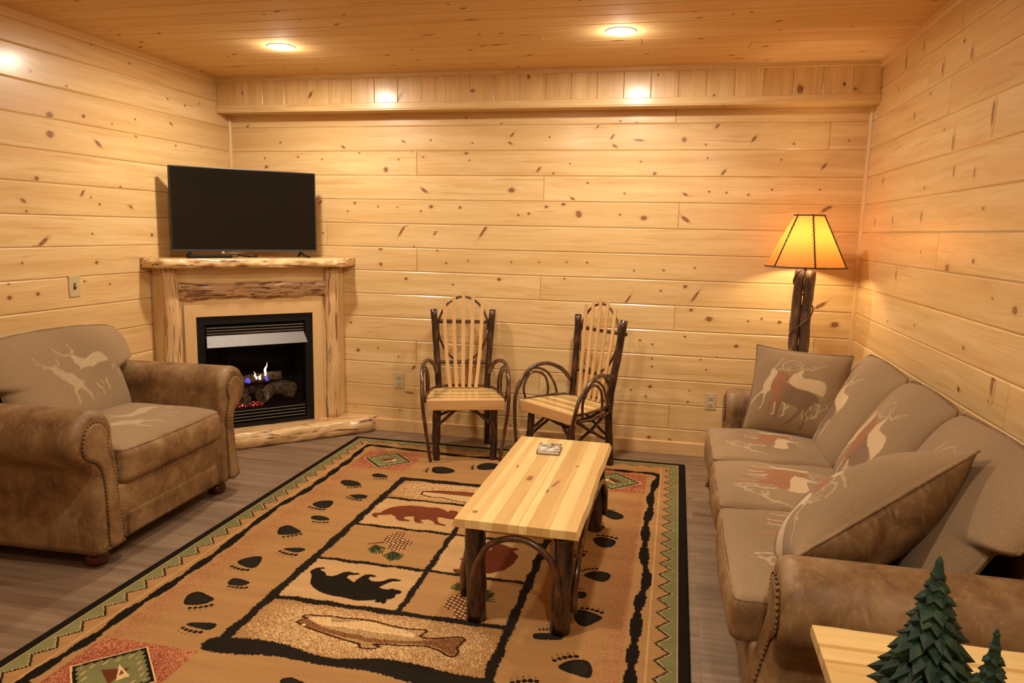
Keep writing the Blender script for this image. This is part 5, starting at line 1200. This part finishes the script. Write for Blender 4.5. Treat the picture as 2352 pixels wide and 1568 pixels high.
# ------------------------------------------------------------------ coffee table
def plank_top(name, parent, x0, x1, y0, y1, z0, z1, strips, ax='y', knots=(), live=True, seed=1):
    """edge-glued hickory strips with one waney side; strips = [(width, tone)]"""
    b = MB(); R = random.Random(seed); tot = sum(s_[0] for s_ in strips)
    span = (x1-x0) if ax == 'y' else (y1-y0); pos = x0 if ax == 'y' else y0; n = 30; info = []
    l0, l1 = (y0, y1) if ax == 'y' else (x0, x1)
    def wav(t_, k): return .0035*sin(t_*9+k)+.002*sin(t_*23+k*2)+.0012*sin(t_*61+k)
    for i, (w_, tn) in enumerate(strips):
        a, c = pos, pos+w_/tot*span; pos = c; r_ = R.random()*30; info.append((a, c, r_, tn))
        la = live and i == 0; lb = live and i == len(strips)-1
        V, G = [], []
        for k in range(n+1):
            t_ = l0+(l1-l0)*k/n
            da = wav(t_, 1)*.15 if la else 0; db = wav(t_, 4)*.6 if lb else 0
            ea = .006 if la else 0; eb = .010 if lb else 0
            pr = [(a+da, z0+.004), (c+db, z0+.004), (c+db+eb*.3, (z0+z1)/2), (c+db-eb, z1), (a+da+ea, z1), (a+da-.001*(la), (z0+z1)/2)]
            for (p_, z) in pr:
                V.append((p_, t_, z) if ax == 'y' else (t_, p_, z)); G.append((t_*1.0+r_, p_, z+r_))
        F = [(k*6+j, (k+1)*6+j, (k+1)*6+(j+1) % 6, k*6+(j+1) % 6) for k in range(n) for j in range(6)]+[tuple(range(6)), tuple(n*6+j for j in range(6))]
        b.add(V, F, G, 0, tn, 0, False)
    for (ku, kv, ra, rb, an) in knots:
        kx = ku if ax == 'y' else kv
        for (a, c, r_, tn) in info:
            if a <= kx < c: break
        sg = 14; P = [(ku, kv)]; K = [.8]
        for fr, kk_ in ((.4, .75), (.75, .5), (1.6, 0)):
            for j in range(sg): q = 2*pi*j/sg; X_, Y_ = ra*fr*cos(q), rb*fr*sin(q); P.append((ku+X_*cos(an)-Y_*sin(an), kv+X_*sin(an)+Y_*cos(an))); K.append(kk_)
        F = [(0, 1+j, 1+(j+1) % sg) for j in range(sg)]+[(1+q*sg+j, 1+(q+1)*sg+j, 1+(q+1)*sg+(j+1) % sg, 1+q*sg+(j+1) % sg) for q in range(2) for j in range(sg)]
        P = [(min(max(p[0], a+.001), c-.001), p[1]) if ax == 'y' else (p[0], min(max(p[1], a+.001), c-.001)) for p in P]
        b.add([(p[0], p[1], z1+.0003) for p in P], F, [((p[1] if ax == 'y' else p[0])+r_, p[0] if ax == 'y' else p[1], z1+r_) for p in P], K, tn, 0, True)
    return b.build(name, M['hickory'], parent, fix=True)
TX, TY = .068, -2.02
t = thing('coffee_table', 'low coffee table with striped hickory plank top and bark-covered log legs', 'coffee table', (TX, TY, 0), radians(-.6))
random.seed(3)
plank_top('tabletop', t, -.246, .246, -.590, .612, .413, .450, [(.055, .62), (.028, .15), (.035, .45), (.055, .05), (.010, .7), (.058, .62), (.038, .12), (.007, .55), (.034, .0), (.068, .78), (.028, .60), (.062, .10), (.045, .60), (.014, .3)],
          knots=[(-.055, -.05, .016, .040, 0), (.070, -.09, .008, .060, -.2), (.050, -.20, .009, .018, 0), (-.18, -.50, .016, .014, 0), (.13, .18, .012, .010, 0), (-.145, .10, .006, .02, .2)], seed=5)
LG = [(-.168, -.522), (.178, -.530), (.186, .50), (-.168, .50)]
for (x, y) in LG:
    b = MB(); b.tube([(x+.003*sin(z*9+x*30), y+.003*cos(z*11), z) for z in np.linspace(RT+.001, .414, 14)], [.041+.0012*sin(i*1.1+x*20) for i in range(14)], 18, wob=.02); b.build('leg', M['bark'], t)
b = MB(); b.box((-.15, -.535, .385), (.16, -.51, .414), 'x', tone=.3); b.build('cleat', M['pine_trim'], t)
b = MB(); b.box((-.15, .49, .385), (.16, .515, .414), 'x', tone=.3); b.build('cleat', M['pine_trim'], t)
def arch(A, B, zlo, ztop, out, nm='arch_twig'):
    A = np.array(A); B = np.array(B); P = []
    for a in np.linspace(0, pi, 25):
        q = (1-cos(a))/2; xy = A+(B-A)*q; P.append((xy[0]+out[0], xy[1]+out[1], zlo+(ztop-zlo)*sin(a)**.62))
    b = MB(); b.tube(P, .0125, 10, wob=.07); b.build(nm, M['twig'], t)
arch(LG[0], LG[1], .10, .392, (0, -.050)); arch(LG[2], LG[3], .10, .392, (0, .050)); arch(LG[1], LG[2], .10, .385, (.052, 0)); arch(LG[0], LG[3], .10, .385, (-.052, 0))
# small book on the table
bk = thing('small_book', 'small book with a grey and white picture cover on the coffee table', 'book', (.028, -1.632, .4508), radians(3))
mb = MB(); mb.box((-.056, -.069, 0), (.056, .069, .0025)); mb.box((-.056, -.069, .0165), (-.050, .069, .0185)); mb.box((-.058, -.069, 0), (-.054, .069, .0185)); mb.build('binding', M['binding'], bk)
mb = MB(); mb.box((-.054, -.0665, .0025), (.053, .0665, .009), tone=.2); mb.box((-.054, -.067, .0095), (.054, .067, .0165)); mb.build('pages', M['paper'], bk)
mb = MB(); mb.box((-.056, -.069, .0165), (.056, .069, .0190)); tag(mb.build('cover', M['cover'], bk), label='grey and white picture cover')

# ------------------------------------------------------------------ floor lamp behind the sofa
t = thing('floor_lamp', 'lit floor lamp with parchment shade and twin log post in the back corner', 'lamp', (1.392, -.30, 0))
random.seed(12)
b = MB(); b.lathe([(.16, 0), (.165, .01), (.16, .03), (.13, .036), (.02, .037)], 32); b.build('base', M['bark_lamp'], t)
for s in (-1, 1):
    b = MB(); b.tube([(s*.026+.006*sin(z*5)+(.004*s), s*-.008+.004*cos(z*4), z) for z in np.linspace(.036, 1.34 if s > 0 else 1.345, 24)], [.031+.002*sin(i*.9+s) for i in range(24)], 12, wob=.06); b.build('log_post', M['bark_lamp'], t)
P = []
for q in np.linspace(0, 1, 90):
    a = q*2*pi*2.6+.6; P.append((.064*cos(a), .042*sin(a), .42+.93*q))
b = MB(); b.tube(P, .0042, 6); b.build('vine', M['cord'], t)
b = MB(); b.tube([(0, 0, 1.33), (0, 0, 1.43)], .012, 10); b.tube(crom([(0.0, 0, 1.40), (.055, 0, 1.46), (.06, 0, 1.56), (.02, 0, 1.66), (-.02, 0, 1.66), (-.06, 0, 1.56), (-.055, 0, 1.46), (0, 0, 1.40)], 5), .003, 6); b.build('harp', M['nail'], t)
b = MB(); b.sphere((0, 0, 1.50), .024, 16, 12, (1, 1, 1.25)); bu = b.build('bulb', M['bulb'], t)
sh0, sh1, rb_, rt_ = 1.365, 1.680, .240, .088
b = MB(); sg = 96; V = []
for (rr_a, zz) in [(rb_+(rt_-rb_)*k/8, sh0+(sh1-sh0)*k/8) for k in range(9)]:
    for j in range(sg): V.append((rr_a*cos(2*pi*j/sg), rr_a*sin(2*pi*j/sg), zz))
F = [(i*sg+j, i*sg+(j+1) % sg, (i+1)*sg+(j+1) % sg, (i+1)*sg+j) for i in range(8) for j in range(sg)]
b.add(V, F); sh = b.build('lamp_shade', M['shade'], t)
b = MB(); h = MB()
def stitch_edge(pts, nrm, step, both=True):
    pts = np.array(pts)
    for i, p in enumerate(pts):
        h.sphere(p, .0034, 6, 4)
for k in range(6):
    a = -pi/2+radians(4)+k*pi/3
    A = np.array([rb_*cos(a), rb_*sin(a), sh0]); B_ = np.array([rt_*cos(a), rt_*sin(a), sh1]); tg = np.array([-sin(a), cos(a), 0])
    b.tube([A*1.003, B_*1.003], .0042, 6)
    m_ = 26
    zz = [A+(B_-A)*i/m_+tg*(.006*(1 if i % 2 else -1))+np.array([cos(a), sin(a), 0])*.002 for i in range(m_+1)]
    b.tube(zz, .0018, 5)
    for i in range(1, m_): 
        for s in (-1, 1): h.sphere(A+(B_-A)*i/m_+tg*.0105*s+np.array([cos(a), sin(a), 0])*.001, .0028, 6, 4)
for rr_a, z, dz in ((rb_, sh0, .008), (rt_, sh1, -.008)):
    b.tube([(rr_a*1.004*cos(a), rr_a*1.004*sin(a), z) for a in np.linspace(0, 2*pi, 97)], .0046, 6, caps=False)
    m_ = int(2*pi*rr_a/.017)
    for j in range(m_): a = 2*pi*j/m_; r2 = rr_a-(.0039 if dz > 0 else -.0039); h.sphere((r2*cos(a), r2*sin(a), z+dz), .0028, 6, 4)
b.build('lacing', M['lace'], sh); h.build('lacing_light_beads', M['light_bead'], sh)  # no real openings: pale beads imitate the bright dots of light
ld = bpy.data.lights.new('bulb_light', 'POINT'); ld.energy = FLOOR_LAMP_W; ld.color = (1.0, .74, .42); ld.shadow_soft_size = .040
lo = bpy.data.objects.new('bulb_light', ld); COL.objects.link(lo); lo.location = (0, 0, 1.50); lo.parent = t
bu.visible_shadow = True

# ------------------------------------------------------------------ end table and carved trees in the near corner
t = thing('end_table', 'hickory end table with striped top in the near right corner', 'end table', (1.275, -3.735, 0))
plank_top('tabletop', t, -.300, .300, -.335, .335, .585, .620, [(.06, .3), (.07, .6), (.05, .1), (.08, .45), (.012, .9), (.06, .2), (.02, .8), (.07, .35), (.08, .55), (.012, .9), (.05, .25), (.016, .85), (.075, .2), (.015, .4)], ax='x', seed=9)
for sx_ in (-1, 1):
    for sy_ in (-1, 1):
        b = MB(); b.tube([(sx_*.215, sy_*.255, z) for z in np.linspace(0, .586, 12)], [.034+.002*sin(i+sx_) for i in range(12)], 14, wob=.05); b.build('leg', M['bark'], t)
def tree(label, x, y, z, h, r, seed, tiers):
    t = thing('tree_figurine', label, 'figurine', (x, y, z), 0, 'carved evergreen figurines on the end table')
    R = random.Random(seed); b = MB()
    b.lathe([(r*.62, h*.06), (r*.60, h*.12), (r*.30, h*.6), (r*.05, h*.98), (.0005, h)], 16)
    for k in range(tiers):
        q = k/(tiers-1); zt = h*(.24+.70*q); rr_ = r*(1-.93*q**1.05); nl = max(5, int(13*(1-q)+4)); ph = R.uniform(0, 6)
        for j in range(nl):
            a = 2*pi*j/nl+ph+R.uniform(-.15, .15); L = rr_*R.uniform(.85, 1.12); wd = max(.010, 3.6*L/nl*1.2); dz = L*R.uniform(.35, .60)+h*.025
            ca, sa = cos(a), sin(a); ta = np.array([-sa, ca, 0]); ra_ = np.array([ca, sa, 0]); up = np.array([0, 0, 1.])
            o_ = np.array([0, 0, zt+h*.03]); 
            c0 = o_+ra_*L*.22; c1 = o_+ra_*L*.68-up*dz*.35; c2 = o_+ra_*L*1.03-up*dz*.82+up*h*.008; c3 = o_+ra_*L*.55-up*dz*.95
            V = [c0-ta*wd*.25, c0+ta*wd*.25, c1-ta*wd*.55, c1+ta*wd*.55, c2, c3-ta*wd*.35, c3+ta*wd*.35, c1+up*wd*.28+ra_*.001, o_-up*dz*.3]
            F = [(0, 7, 2), (0, 1, 7), (1, 3, 7), (2, 7, 4), (7, 3, 4), (2, 4, 5), (3, 6, 4), (4, 6, 5), (0, 2, 5, 8), (1, 8, 6, 3), (5, 6, 8), (0, 8, 1)]
            b.add(V, F, smooth=False)
    b.build('foliage', M['green'], t)
    b = MB(); b.lathe([(r*.45, 0), (r*.40, h*.02), (r*.22, h*.04), (r*.20, h*.12)], 14); b.build('trunk', M['bark_lamp'], t)
tree('taller dark green carved evergreen tree figurine on the end table', 1.128, -3.72, .6212, .335, .100, 3, 12)
tree('shorter dark green carved evergreen tree figurine right of the taller one', 1.178, -3.865, .6212, .275, .062, 8, 10)
